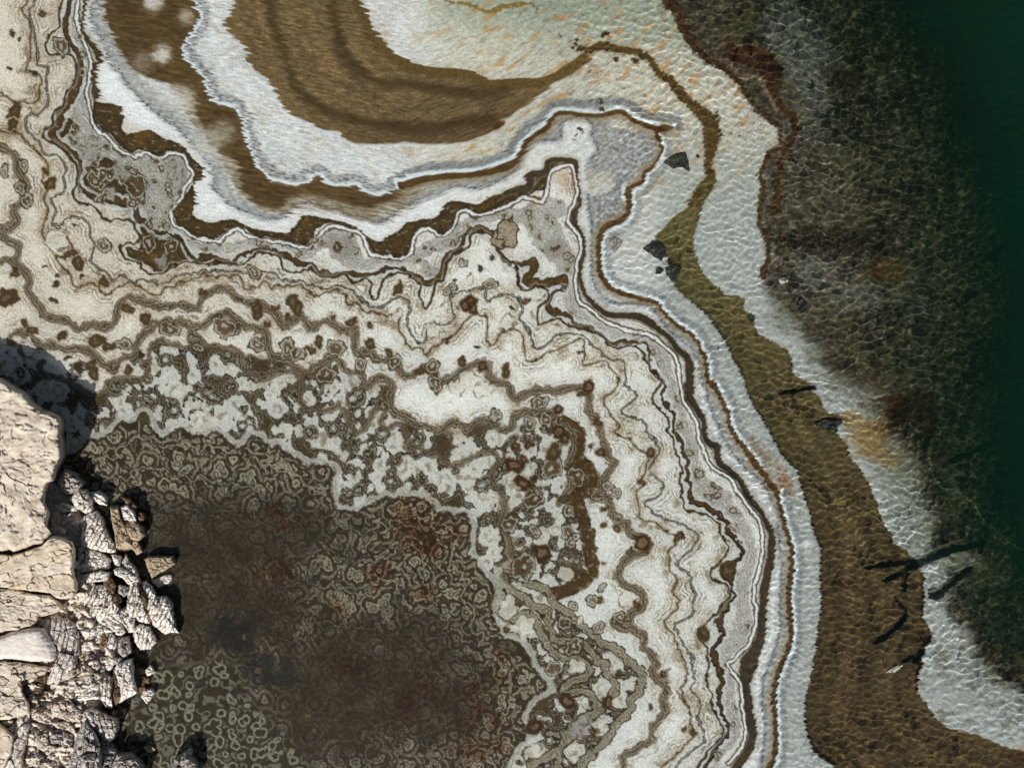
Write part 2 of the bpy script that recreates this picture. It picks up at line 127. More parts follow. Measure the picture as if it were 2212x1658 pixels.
DEEPL = '1985,-300 2060,-100 2110,0 2180,150 2250,300 2320,480 2350,650 2345,800 2330,930 2330,1060 2350,1180 2370,1290 2400,1400 2450,1500 2600,1620 2800,1720 3200,1800'
DEEPC = 'D4 1900,0 1850,120 1960,300 2080,400 2160,560 2300,800 3000,1200 3000,-2000 1800,-2000'
ORB1 = 'B1 -300,1230 80,1240 200,1290 300,1400 420,1480 600,1560 700,1610 800,1590 870,1500 960,1490 1080,1490 1150,1380 1150,1250 1220,1200 1430,1250 1640,1240 1860,1300 2040,1330 B2 320,1360 480,1450 680,1360 800,1450 930,1560 1140,1560 C2 1150,340 1430,460 1500,490 1700,480 1880,400 2060,450 C3 180,370 480,360 590,440 640,520 650,600 680,700 780,810 730,930 640,1000 700,1100 740,1250 770,1430 D3 790,130 560,290 500,330 600,470 860,700 1040,820 1170,950 1080,1130 980,1300 850,1480 640,1700 600,2000 0,2000 A1 -300,6000 -300,3000'
ORB2 = 'C1 -400,600 500,640 560,620 640,520 760,500 830,460 880,400 950,400 1180,410 1250,500 1420,450 1500,500 1660,460 1840,580 2000,500 C2 260,580 420,670 590,710 670,740 700,860 710,1000 860,1070 1050,980 1350,960 1600,1090 1730,1110 1770,1300 D2 1750,0 1870,150 1940,280 1920,400 1980,600 2100,660 D3 240,680 340,880 470,1050 350,1130 270,1300 310,1400 230,1490 120,1700 -200,2000 A1 -300,6200'
ORBM = 'B1 80,1240 200,1190 300,1240 480,1260 680,1290 800,1400 960,1340 1040,1310 1060,1200 1150,1110 1270,1050 1560,1080 1750,980 1830,1040 1920,1100 2040,1120 2060,1230 B2 210,1320 400,1420 560,1380 680,1330 800,1440 890,1450 930,1550 990,1500 1080,1490 1140,1560 C2 1150,330 1430,450 1510,480 1610,400 1700,470 1890,390 1990,470 2060,440 C3 180,330 400,300 500,360 620,450 720,530 660,620 640,640 530,640 400,560 330,460 A1 1650,3500 1200,3600 300,4300'
DARKC = [(560, 1480, 260, 150), (800, 1690, 330, 190), (1000, 1640, 220, 170), (620, 1300, 320, 120), (1080, 1700, 160, 170), (480, 1330, 200, 140)]
# pools and rings seen one by one: tile, x, y, radius, kind (b brown pool, r ringed, w white knob, d dark speck, o rusty)
SPOTS = ('A1 330,100,34,b 90,250,26,d 140,290,20,d 70,520,20,d 470,350,60,r 180,1270,34,r 150,1440,40,r 200,1540,46,r 30,1310,30,r 110,850,60,b 100,960,44,b 60,900,20,b 390,1410,48,b 350,1320,26,b 1040,1430,90,r 860,1480,50,g 700,1150,90,g 1350,1330,110,g 930,1330,60,g 260,560,26,d '
 'B1 110,680,40,b 50,640,30,w 50,870,80,b 430,1100,0,b 470,1160,40,b 240,1120,44,b 190,1060,30,b 600,600,50,b 580,320,26,d 520,540,34,b 430,430,90,w 800,470,40,r 560,520,36,b 790,750,40,b 630,710,20,d 430,770,34,d 440,700,20,d 410,890,30,d 350,630,16,d 950,1230,44,r 970,950,34,b 1010,960,24,b 1120,1030,50,b 1320,470,56,r 1150,450,60,r 1250,590,50,g 1330,550,40,b 1560,830,36,b 1980,960,50,b 1980,1010,24,b 2110,950,28,b 1960,670,46,r 1730,1090,80,r 1300,1110,60,r 1980,1230,50,r 740,1200,60,b 830,1250,50,b 520,1340,34,d 600,1400,40,d 720,1450,50,b 700,1380,40,b 990,1430,40,b 1090,1310,26,d 210,1250,60,w 1530,1260,36,r '
 'B2 360,900,60,b 400,960,50,b 240,950,24,b 330,1030,30,b 820,1050,40,b 670,1010,24,b 960,1080,26,b 1180,800,44,b 1110,1290,34,b 960,1220,44,b 170,1070,30,b 560,1210,40,b 700,1250,60,r 500,1270,36,b 320,1250,60,r 400,1300,50,r 890,1380,44,r 1350,1430,40,b 1440,1400,50,r 1470,1530,50,r 1150,1360,44,r 1830,1400,34,o 1730,900,50,o 1760,950,40,o 1700,930,44,o 2030,1060,60,w 1450,1120,54,w 1530,960,34,w 1480,1040,30,w 1730,720,32,w 1680,600,24,r 1600,780,26,r 1560,820,26,r 1890,770,44,r 2060,940,20,d 1780,1250,22,d 2010,1430,44,b 1670,1370,44,b 1560,1200,20,d 1810,650,20,d 1900,560,20,d 1170,1000,34,w 1620,1570,60,w 1720,1500,70,w 1830,1580,60,w 1990,390,90,t 1410,650,70,g 720,480,110,l 620,1460,70,r 480,1390,24,w 90,1000,40,b '
 'B3 490,490,90,l 130,370,90,t 170,950,20,d 120,1060,60,w 120,1430,36,b 690,1290,20,d 270,890,20,o 750,1550,44,o '
 'C3 370,260,50,r 520,310,30,o 420,390,50,r 300,420,40,r 520,480,50,o 570,530,40,o 190,590,30,o 290,580,26,o 330,690,18,d 180,740,60,o 250,700,26,o 340,840,24,d 240,880,60,o 40,350,40,r 470,760,80,r 660,820,70,r 480,640,60,b 560,1000,40,b 600,1090,40,r 390,1420,70,o 1170,1340,60,o 1080,1400,24,o 970,950,32,r 900,900,30,r 820,410,30,o 760,130,40,o 770,600,18,o 850,640,30,o 980,1230,26,o 1470,1280,36,d 1450,1290,30,o 700,190,16,o 870,1495,12,b 1230,640,30,o 150,1190,60,r 330,1010,60,r 340,1250,40,r 590,1260,50,r 620,1340,40,r 580,1580,60,w 250,1530,90,r 1160,870,24,o 860,1080,20,o 870,1200,24,b '
 'D3 840,360,30,b 780,370,40,r 850,270,22,r 640,405,30,r 1050,350,66,w 1000,440,30,w 990,500,40,r 1130,400,24,o 590,1140,60,o 730,1160,36,w 1340,930,26,o 1560,1390,16,o 1500,1360,14,o 1220,1190,14,o 640,720,60,r 570,540,50,r 680,520,30,w 830,580,40,r 940,920,24,g 130,430,80,w 250,570,80,w 480,890,50,r 650,870,60,w 900,1150,44,o 700,1350,90,g 790,1380,26,o 330,1530,60,w 340,1340,60,o 120,590,24,b 210,390,14,o 1640,620,60,b 1830,140,70,b')
RUSTS = [('D2', 1040, 150, 90), ('D2', 1000, 260, 50), ('D2', 1750, 1050, 110), ('D2', 1800, 1200, 100), ('D2', 1700, 1270, 80), ('C2', 1230, 1080, 120), ('C2', 1400, 1040, 60), ('C2', 1300, 1250, 200), ('C2', 1600, 1280, 100), ('C2', 1430, 1390, 90), ('D2', 240, 150, 110), ('D2', 100, 170, 70), ('D2', 700, 430, 90), ('D2', 1350, 320, 90), ('D2', 1060, 650, 40), ('D2', 750, 860, 90), ('D2', 920, 870, 80), ('D2', 1750, 1500, 130), ('D2', 1400, 1040, 110), ('D2', 1250, 1200, 130), ('C2', 280, 1200, 90), ('C2', 200, 1100, 60), ('C2', 400, 1150, 30), ('D3', 70, 790, 60), ('D3', 60, 950, 80), ('D3', 40, 1300, 90), ('D3', 70, 1480, 80), ('C2', 950, 1570, 60), ('C3', 680, 560, 40), ('C3', 2010, 710, 34), ('C4', 500, 890, 34), ('C4', 380, 870, 70), ('A2', 1000, 1080, 26), ('A2', 1950, 970, 50), ('A3', 30, 990, 40), ('A3', 560, 1400, 100), ('A3', 340, 1540, 50), ('A3', 1300, 1010, 50), ('A3', 1150, 1400, 30), ('A3', 1440, 1210, 60), ('B3', 1650, 1310, 30), ('A3', 800, 560, 60), ('A2', 1260, 1170, 50), ('D1', 300, 1200, 10), ('C4', 1220, 1450, 50), ('C4', 1560, 680, 80), ('B4', 1080, 670, 70), ('D4', 2211, 900, 120), ('D4', 1950, 800, 60), ('D4', 2200, 1600, 120)]
P4 = 'A1 620,1290 650,1400 700,1500 790,1540 850,1520 950,1490 1100,1450 1230,1440 1180,1390 1080,1330 1020,1270 960,1220 880,1240 830,1210 770,1230 700,1290 650,1280'
P5 = 'B1 960,490 1050,500 1090,400 1060,260 1100,255 1200,375 1340,395 1400,430 1460,520 1510,575 1640,560 1720,590 1830,600 1650,595 1450,575 1300,625 1200,665 1110,600 1000,560'
P6 = 'A1 340,1040 400,1000 440,960 500,900 560,930 590,980 560,1020 500,1040 460,1080 400,1080'

# rocks: style, height, top tilt (east, north), lamina angle, traced outline of the top, label
ROCKS = [
('boulder', 'boulder', 'b', .98, 0, 'E1 -300,100 0,195 60,230 150,280 200,340 270,400 350,420 385,450 397,490 388,560 400,620 400,700 370,780 350,850 310,865 E2 290,60 285,120 320,200 290,290 335,325 280,380 200,400 90,445 60,430 -300,440', 'largest cream boulder with a knobbly crust, casting a wide dark shadow over the banded salt'),
('boulder', 'boulder', 't', .86, 0, 'E2 -300,450 0,455 80,465 180,430 280,395 335,335 400,345 470,380 490,420 480,500 475,560 490,620 505,690 480,730 430,745 365,740 360,710 150,690 0,670 -300,660', 'tan boulder dotted with pale nodules, just below the crack under the largest boulder'),
('boulder', 'boulder', 'b', .74, 0, 'E2 -300,680 0,675 120,685 230,712 330,722 380,760 405,800 370,830 270,860 245,830 240,880 200,920 120,940 60,950 E3 0,85 -300,95', 'wrinkled cream boulder between the tan nodule boulder and the smooth white slab'),
('rock_slab', 'rock slab', 's', .70, 0, 'E3 -300,105 0,98 120,60 210,45 290,50 330,110 365,190 350,260 200,265 100,250 0,250 -300,260', 'smooth chalk white slab with a flat top at the left edge'),
('layered_rock', 'rock', 'l', .60, 75, 'E3 250,10 350,0 430,0 490,40 512,130 505,220 480,300 420,370 370,410 310,380 330,330 380,290 400,220 370,180 320,90', 'curved grey and white layered rock wrapping the right side of the smooth white slab'),
('boulder', 'boulder', 'b', .56, 0, 'E3 -300,268 100,264 200,275 260,290 330,300 300,345 200,345 135,370 140,450 195,550 190,600 60,640 -300,640', 'cream rock shelf with a dark cleft on its right, directly below the smooth white slab'),
('brown_block', 'rock', 'n', .40, 0, 'E3 195,370 300,345 310,370 285,420 275,490 220,490 190,430', 'glossy brown faced block beside the narrow black cleft'),
('boulder', 'boulder', 't', .55, 0, 'E3 -300,660 0,660 90,740 80,850 0,1000 -300,1000', 'tan wedge of rock in the bottom left corner'),
('layered_rock', 'rock', 'l', .50, 60, 'E3 200,575 190,640 180,750 150,850 140,1000 -20,1000 60,850 90,740 60,690 150,610', 'long white layered strip of rock beside the tan wedge in the bottom left corner'),
('pointed_rock', 'rock', 'g', .66, 75, 'E3 545,660 590,690 640,790 650,870 640,1000 440,1000 470,850 500,740', 'tall grey white pointed rock touching the bottom edge'),
('layered_rock', 'rock', 'l', .52, 110, 'E3 540,600 600,565 690,620 740,640 745,700 720,760 660,755 600,690 545,660', 'grey rock with an ochre right side above the tall pointed rock'),
('rock', 'rock', 'g', .40, 0, 'E3 660,810 720,810 745,860 720,920 680,1000 640,1000 650,870', 'narrow grey rock wedged against the right side of the tall pointed rock'),
('rock', 'rock', 'g', .42, 0, 'E3 700,1000 760,870 840,870 900,920 930,1000 880,1060', 'flat topped grey rock cut by the bottom edge in front of a deep shadow'),
('rock', 'rock', 'g', .40, 30, 'E3 1090,1000 1130,900 1190,865 1250,900 1275,1000 1200,1060', 'dark and white streaked rock alone in the water at the bottom edge'),
('stone', 'stone', 'w', .30, 0, 'E3 1198,852 1222,830 1242,855 1225,868', 'tiny white stone perched behind the lone streaked rock at the bottom edge'),
('stone', 'stone', 'g', .34, 0, 'E3 645,765 690,740 722,765 700,800 660,810', 'small rounded grey stone between the ochre sided rock and the narrow grey rock'),
('layered_rock', 'rock', 'L', .48, 4, 'E3 400,420 450,390 575,350 620,385 640,430 640,500 560,510 470,510 430,480', 'broad white block with wavy upright brown stripes'),
('layered_rock', 'rock', 'L', .42, 85, 'E3 640,390 690,365 730,380 725,430 715,470 725,550 680,550 650,500', 'narrow white block standing between the striped block and the brown sided block'),
('layered_rock', 'rock', 'w', .46, 80, 'E3 760,285 840,265 850,310 860,380 873,460 800,500 772,520 765,420 740,330', 'jagged white block at the water edge above a brown side slab'),
('brown_slab', 'rock slab', 'n', .36, 80, 'E3 728,300 755,330 770,420 775,510 745,540 728,480 742,420', 'wet ochre brown slab leaning on the jagged white block'),
('layered_rock', 'rock', 'L', .34, 80, 'E3 865,50 905,30 960,50 985,100 998,135 960,175 905,180 875,130', 'squat white stone with folded upright layers standing in the water'),
('layered_rock', 'rock', 'L', .40, 62, 'E2 920,660 950,650 985,680 1010,740 1060,735 1100,780 1105,850 1120,910 1140,955 E3 1145,65 1060,75 1010,30 E2 990,900 950,800 940,730', 'white layered slab reaching farthest into the dark water'),
('rock_slab', 'rock slab', 'w', .42, 0, 'E2 740,560 780,540 830,560 872,605 870,630 830,650 790,610 750,590', 'bright smooth white slab lying askew above the grey backed slab'),
('shard', 'rock', 'w', .36, 60, 'E2 785,515 815,465 832,510 862,540 885,590 903,645 880,640 850,590 800,540', 'thin white shard pointing up beside the bright smooth slab'),
('layered_rock', 'rock', 'L', .44, 70, 'E2 838,645 880,640 905,700 925,780 950,850 960,895 900,880 840,860 820,800 830,720', 'thick white slab with a grey brown back next to the farthest reaching slab'),
('brown_slab', 'rock slab', 'n', .38, 70, 'E2 888,645 930,700 955,790 975,850 972,898 955,880 930,780 908,700', 'grey brown slab face leaning against the thick white slab'),
('layered_rock', 'rock', 'L', .52, 62, 'E2 520,250 560,215 620,195 660,250 690,330 740,395 735,435 650,430 600,420 540,400 520,330', 'largest fanned white layered rock with deep brown grooves'),
('rock', 'rock', 'g', .34, 0, 'E2 430,330 440,280 520,235 522,350 545,410 550,500 510,520 485,420', 'blue grey rock in shade left of the fanned layered rock'),
('broken_rock', 'rock', 'w', .38, 60, 'E2 540,412 600,430 650,450 700,500 695,545 600,560 520,570 500,540 560,500', 'broken white rock crumbling below the fanned layered rock'),
('layered_rock', 'rock', 'L', .44, 62, 'E2 540,640 600,640 640,700 700,800 690,850 640,880 560,850 530,780', 'long white layered rock with black grooves left of its narrower twin'),
('layered_rock', 'rock', 'L', .46, 62, 'E2 610,670 680,660 720,720 765,810 740,840 690,830 650,750', 'narrower layered rock slanting beside the long grooved one'),
('layered_rock', 'rock', 'L', .38, 150, 'E2 640,880 720,850 790,890 790,940 700,955 620,950', 'low white layered rock with an ochre seam below the two slanting layered rocks'),
('tan_slab', 'rock slab', 'T', .40, 0, 'E2 715,165 760,160 780,230 830,320 845,400 800,425 750,410 745,330 720,240', 'long upright tan slab at the water edge'),
('tan_slab', 'rock slab', 'T', .34, 0, 'E2 800,240 860,235 915,280 925,330 890,365 845,360 810,300', 'rounded tan slab right of the long upright tan slab'),
('tan_slab', 'rock slab', 'T', .22, 0, 'E2 845,368 890,372 917,440 880,455 845,410', 'small low tan slab under the rounded tan slab'),
('rock', 'rock', 'w', .38, 140, 'E2 780,160 825,135 870,190 875,238 790,238', 'crisp white blocky rock on top of the rounded tan slab'),
('rock', 'rock', 'w', .44, 60, 'E2 450,100 510,40 550,50 590,110 590,170 550,185 500,160', 'white rock with a grey groove right of the largest boulder'),
('layered_rock', 'rock', 'L', .32, 150, 'E2 585,60 640,55 685,95 687,140 640,130 590,100', 'small white layered rock at the upper end of the rock pile by the water'),
('rock', 'rock', 'g', .42, 0, 'E1 375,850 420,790 490,820 530,870 500,910 450,940 400,910', 'topmost rock of the pile, purple grey and white, in the corner of the largest boulder'),
('shard', 'rock', 'w', .36, 150, 'E2 355,140 400,120 500,155 490,175 400,180 350,160', 'thin white and ochre shard lying in the shaded hollow'),
('rock', 'rock', 'T', .20, 0, 'E2 940,490 960,475 1110,475 1115,520 1050,560 985,600 960,550', 'pale tan rock with a dark top edge, alone in the water right of the pile'),
('flat_stone', 'stone', 'w', .04, 0, 'E2 985,620 1030,615 1060,595 1100,592 1095,630 1030,665 1005,650', 'flat pale stone awash below the lone tan rock'),
('brown_rock', 'rock', 'n', .30, 0, 'E2 785,90 830,95 880,150 870,172 820,132', 'dark brown rock at the upper right tip of the pile'),
('brown_rock', 'rock', 'n', .20, 0, 'E2 880,180 930,195 932,230 900,250', 'wet dark brown stone in the water right of the white blocky rock'),
('layered_rock', 'rock', 'L', .36, 70, 'E3 672,78 710,75 755,120 745,180 690,225 675,215 690,170 700,120', 'curved white layered stone with a brown back in the middle of the pile'),
('brown_rock', 'rock', 'n', .34, 0, 'E3 655,90 670,80 698,120 688,170 672,215 655,215 640,170', 'brown back of the curved layered stone in the middle of the pile'),
('rock', 'rock', 'g', .34, 80, 'E3 760,110 830,110 840,200 800,240 765,200', 'pinkish grey upright stone between the curved layered stone and the water'),
('stone', 'stone', 'w', .32, 0, 'E3 515,140 600,135 630,170 610,210 560,190 515,195', 'cream stone with an ochre patch above the two small posts of rock'),
('stone', 'stone', 'g', .30, 0, 'E3 555,190 590,180 605,230 600,310 560,310', 'right hand of two small upright grey stones'),
('stone', 'stone', 'T', .28, 0, 'E3 500,210 545,200 550,290 510,280', 'left hand of two small upright stones, ochre and cream'),
('broken_rock', 'rock', 'w', .30, 20, 'E3 610,250 700,235 780,245 770,268 700,320 675,310 610,300', 'white rubble cluster above the striped block'),
('stone', 'stone', 'w', .36, 0, 'E3 745,60 790,50 805,75 780,98 750,90', 'egg shaped white stone near the middle of the pile'),
('stone', 'stone', 'w', .14, 0, 'E3 930,450 970,440 996,465 950,530 915,490', 'white angular stone standing in the water right of the jagged white block'),
('stone', 'stone', 'n', .12, 0, 'E3 880,320 920,310 930,345 885,350', 'small brown stone at the upper left of the stones in the shallow water'),
('stone', 'stone', 'w', .10, 0, 'E3 940,320 970,290 1003,335 950,355', 'pale stone at the upper right of the stones in the shallow water'),
('stone', 'stone', 'n', .12, 0, 'E3 890,430 930,420 940,450 910,465', 'small mauve brown stone touching the white angular stone in the water'),
('stone', 'stone', 'n', .06, 0, 'E3 875,352 960,375 960,400 880,430', 'low wet brown stone between the other stones in the shallow water'),
('rock', 'rock', 'g', .40, 0, 'E3 330,720 400,700 470,740 475,800 410,810 320,790', 'bluish grey rock in the middle of the cream rubble at the bottom'),
('rock', 'rock', 'c', .36, 0, 'E3 180,750 300,740 320,800 400,820 400,870 300,860 200,780', 'cream rock with an arched top left of the bluish grey rock'),
('rock', 'rock', 'c', .34, 0, 'E3 170,830 250,820 255,900 350,880 370,1000 300,1060 180,1000', 'cream arched rock at the bottom edge beside the long layered strip'),
('rock', 'rock', 'c', .40, 0, 'E3 300,540 420,520 530,590 520,640 440,650 330,600', 'crumbly cream rock below the broad striped block'),
('rock', 'rock', 'c', .40, 0, 'E3 200,570 300,560 320,600 250,650 200,640', 'cream rock with an orange speck below the brown faced block'),
('rock', 'rock', 'c', .36, 20, 'E3 330,660 440,650 480,690 470,720 380,700', 'flat pale rock just above the bluish grey rock'),
('stone', 'stone', 'T', .06, 0, 'E3 722,580 755,582 752,610 722,612', 'small tan stone at the foot of the brown side slab'),
('stone', 'stone', 'T', .05, 0, 'E3 780,580 810,578 800,608', 'smallest tan stone in the water below the brown side slab'),
('stone', 'stone', 'T', .03, 0, 'E3 930,822 970,808 1000,835 960,852', 'pale pebble lying among the bead rings near the bottom edge'),
('stone', 'stone', 'w', .36, 0, 'E2 720,460 780,470 775,530 740,520', 'small white stone left of the thin pointing shard'),
('broken_rock', 'rock', 'w', .40, 60, 'E2 520,590 640,562 700,580 690,622 560,640', 'low broken white ledge above the two slanting layered rocks'),
('stone', 'stone', 'g', .34, 0, 'E2 770,660 830,670 835,700 800,730 760,700', 'small grey stone between the two layered groups of slabs'),
('brown_rock', 'rock', 'n', .40, 0, 'E2 665,640 700,590 742,660 738,715 700,722', 'smooth taupe rock face in the blue shade above the narrower layered rock'),
('brown_rock', 'rock', 'n', .38, 0, 'E2 708,722 760,712 785,760 760,792 720,765', 'smaller taupe rock under the smooth taupe face'),
('shard', 'rock', 'w', .36, 80, 'E2 825,870 870,868 862,955 830,955', 'upright cream shard above the squat folded stone'),
('rock', 'rock', 'c', .40, 10, 'E3 420,380 440,330 500,300 520,330 480,360', 'cream sliver on the lip of the hollow above the striped block'),
('broken_rock', 'rock', 'w', .38, 60, 'E2 700,850 820,800 850,870 820,940 790,900', 'crushed white rock right of the low layered rock with the ochre seam'),
('broken_rock', 'rock', 'w', .34, 20, 'E3 520,60 640,20 740,50 660,80 620,130 530,125', 'crushed cream rock above the ochre patched stone'),
]
SUNK = [
('B3 1175,500 1240,450 1320,480 1335,540 1300,585 1230,540', .16, 'k', 'largest dark stone in the shallow water left of the olive channel'),
('B3 1345,650 1390,625 1445,650 1430,710 1385,740 1350,700', .16, 'k', 'dark cracked stone sitting on the edge of the olive channel'),
('B3 1345,600 1368,588 1388,604 1370,622', .06, 'k', 'tiny dark stone just above the cracked stone'),
('B3 1262,660 1290,640 1320,665 1300,690 1265,690', .09, 'k', 'small dark brown stone left of the cracked stone'),
('B3 900,430 950,410 1005,440 980,490 945,525 920,470', .07, 'g', 'grey crumbling stone beside the bend of the brown line'),
('A3 1340,1260 1380,1220 1480,1190 1510,1250 1515,1320 1460,1290 1410,1305', .08, 'k', 'dark stone with a rusty upper rim near the upper spit'),
('A3 1572,1208 1585,1196 1600,1210 1586,1224', .04, 'k', 'little black pebble right of the rusty rimmed stone'),
('B4 440,940 480,890 525,930 515,980 460,975', .12, 'k', 'dark stone lying on the pale reef right of the olive channel'),
('B4 70,1030 100,1008 132,1022 128,1052 90,1056', .10, 'k', 'dark red brown stone on the notched right bank of the olive channel'),
('C4 600,420 660,390 810,400 760,450 690,470', .14, 'k', 'dark flat stone on the outer edge of the olive channel'),
('B4 312,735 350,725 372,752 340,772 312,762', .07, 'w', 'pale block shaped stone among the dark reef stones'),
('D4 1120,905 1190,860 1245,845 1220,880 1180,900', .05, 'w', 'thin white shard lying on the brown lake bed'),
]
# ---------------------------------------------------------------- the mineral bed: colour and relief
GS = 2.0; GX0, GY0 = -120., -120.; GW, GH = 1371, 1058
gx = (GX0+GS*np.arange(GW)).astype(F); gy = (GY0+GS*np.arange(GH)).astype(F)
X, Y = np.meshgrid(gx, gy)
def smooth(p, n=3):
    if len(p) < 3: return p
    q = np.vstack([2*p[0]-p[1], p, 2*p[-1]-p[-2]]); out = []
    for i in range(1, len(q)-2):
        for k in range(n):
            t = k/n; a, b, c, d = q[i-1], q[i], q[i+1], q[i+2]
            v = .5*((2*b)+(-a+c)*t+(2*a-5*b+4*c-d)*t*t+(-a+3*b-3*c+d)*t**3); v[2] = b[2]+(c[2]-b[2])*t
            out.append(v)
    out.append(p[-1]); return np.array(out, F)
def line_df(p, Rm=60, w=None, side=False, closed=False):
    """distance to a traced line less its half width (up to Rm); side gives its sign"""
    p = smooth(p)
    if w is not None: p[:, 2] = w
    if closed: p = np.vstack([p, p[:1]])
    D = np.full(X.shape, Rm, F); S = np.zeros(X.shape, F) if side else None
    for a, b in zip(p[:-1], p[1:]):
        i0 = max(0, int((min(a[0], b[0])-Rm-GX0)/GS)); i1 = min(GW, int((max(a[0], b[0])+Rm-GX0)/GS)+2)
        j0 = max(0, int((min(a[1], b[1])-Rm-GY0)/GS)); j1 = min(GH, int((max(a[1], b[1])+Rm-GY0)/GS)+2)
        if i0 >= i1 or j0 >= j1: continue
        x = X[j0:j1, i0:i1]-a[0]; y = Y[j0:j1, i0:i1]-a[1]; dx, dy = b[0]-a[0], b[1]-a[1]; L = dx*dx+dy*dy+1e-6
        t = np.clip((x*dx+y*dy)/L, 0, 1); d = np.hypot(x-t*dx, y-t*dy)-.5*(a[2]+(b[2]-a[2])*t)
        s = D[j0:j1, i0:i1]; m = d < s
        if side: S[j0:j1, i0:i1] = np.where(m, np.sign(dx*y-dy*x), S[j0:j1, i0:i1])
        s[m] = d[m]
    return (D, S) if side else D
def inside(p):
    q = p; n = len(q); r = np.zeros(X.shape, bool)
    for k in range(n):
        ax, ay, bx, by = q[k][0], q[k][1], q[(k+1) % n][0], q[(k+1) % n][1]
        if ay == by: continue
        j0 = max(0, int(math.ceil((min(ay, by)-GY0)/GS))); j1 = min(GH, int(math.ceil((max(ay, by)-GY0)/GS)))
        if j0 >= j1: continue
        xs = ax+(gy[j0:j1]-ay)*(bx-ax)/(by-ay)
        r[j0:j1] ^= gx[None, :] < xs[:, None]
    return r
def poly_sdf(p, Rm=80):
    p = smooth(np.vstack([p, p[:1]]))[:-1]; D = line_df_raw(p, Rm)
    return np.where(inside(p), -D, D)
def line_df_raw(p, Rm):
    q = p.copy(); q[:, 2] = 0; D = np.full(X.shape, Rm, F); q = np.vstack([q, q[:1]])
    for a, b in zip(q[:-1], q[1:]):
        i0 = max(0, int((min(a[0], b[0])-Rm-GX0)/GS)); i1 = min(GW, int((max(a[0], b[0])+Rm-GX0)/GS)+2)
        j0 = max(0, int((min(a[1], b[1])-Rm-GY0)/GS)); j1 = min(GH, int((max(a[1], b[1])+Rm-GY0)/GS)+2)
        if i0 >= i1 or j0 >= j1: continue
        x = X[j0:j1, i0:i1]-a[0]; y = Y[j0:j1, i0:i1]-a[1]; dx, dy = b[0]-a[0], b[1]-a[1]; L = dx*dx+dy*dy+1e-6
        t = np.clip((x*dx+y*dy)/L, 0, 1); d = np.hypot(x-t*dx, y-t*dy); s = D[j0:j1, i0:i1]; np.minimum(s, d, out=s)
    return D
# ---- warp: combed along the run of the water above the main shore line, crinkled and scalloped below it
shore = np.vstack([P(MLINE), P(P1)[18:24][::1][:0], P('A1 950,920 1150,1010 1400,1120 1560,1290 1500,1400 1500,1658 B1 1600,280 1800,270 2000,350 B2 200,385 330,370 440,240 600,260 880,350 1030,440 1240,290 1500,240 1560,135 1740,150 1900,80'), P(MLINE2)])
COMBP = np.vstack([shore, [[3400, 2300, 0], [3400, -900, 0]]]).astype(F)
sd_shore = poly_sdf(COMBP, 160)
comb = ss(18, -22, sd_shore)
th = np.where(X < 1000, R(9), R(9)+(X-1000)/900*R(-22)).astype(F); th = np.clip(th, R(-13), R(9))
ct, st = np.cos(th), np.sin(th)
u = X*ct+Y*st; v = -X*st+Y*ct
big = .9*pn(u/55, v/7.5, 3)+.6*pn(u/32, v/4.2, 4)
amp = comb*(5.5+8.5*ss(1500, 1000, X))
wx = amp*big*ct; wy = amp*big*st
cr = 1-.75*comb
bl = (np.abs(pn(X/30, Y/30, 8))*12+np.abs(pn(X/13, Y/13, 9))*4.5-6)*cr*ss(0, 60, sd_shore)
rx, ry = X-700, Y-1750; rl = np.hypot(rx, ry)+1
wx = wx+cr*(2.6*pn(X/24, Y/24, 11)+1.6*pn(X/8, Y/8, 12))-bl*rx/rl
wy = wy+cr*(2.6*pn(X/24, Y/24, 13)+1.6*pn(X/8, Y/8, 14))-bl*ry/rl
QX = np.clip((X+wx-GX0)/GS, 0, GW-1.01); QY = np.clip((Y+wy-GY0)/GS, 0, GH-1.01)
_i = QX.astype(np.int32); _j = QY.astype(np.int32); _fx = (QX-_i).astype(F); _fy = (QY-_j).astype(F)
def W(A):
    return (A[_j, _i]*(1-_fx)+A[_j, _i+1]*_fx)*(1-_fy)+(A[_j+1, _i]*(1-_fx)+A[_j+1, _i+1]*_fx)*_fy
XW, YW = X+wx, Y+wy
# ---- shared noises
nA = fbm(X/14, Y/14, 21, 3); nB = fbm(X/60, Y/60, 22, 4); nC = fbm(X/200, Y/200, 23, 3); nG = pn(X/17, Y/17, 29); nD = pn(X/3.4, Y/3.4, 30); nF = fbm(X/5, Y/5, 24, 2)
streak = (.7*pn(u/26, v/4.4, 25)+.6*pn(u/14, v/2.9, 26))
streak2 = (.6*pn(u/70, v/9, 27)+.5*pn(u/38, v/5, 28))
C = np.zeros(X.shape+(3,), F); H = np.zeros(X.shape, F)
def mix(a, col):
    a = np.clip(a, 0, 1)[..., None]
    col = np.asarray(col, F) if not isinstance(col, np.ndarray) or col.ndim == 1 else col
    C[...] = C*(1-a)+col*a
def soft(d, w=1.2): return ss(w, -w, d)
def band(d, a, b, w=1.): return ss(a-w, a+w, d)*ss(b+w, b-w, d)
def hraise(a, z):
    H[...] = H*(1-a)+z*a
def tone(base, *mods):
    c = np.ones(X.shape+(3,), F)*np.array(base, F)
    for n, d in mods: c += n[..., None]*np.array(d, F)
    return c
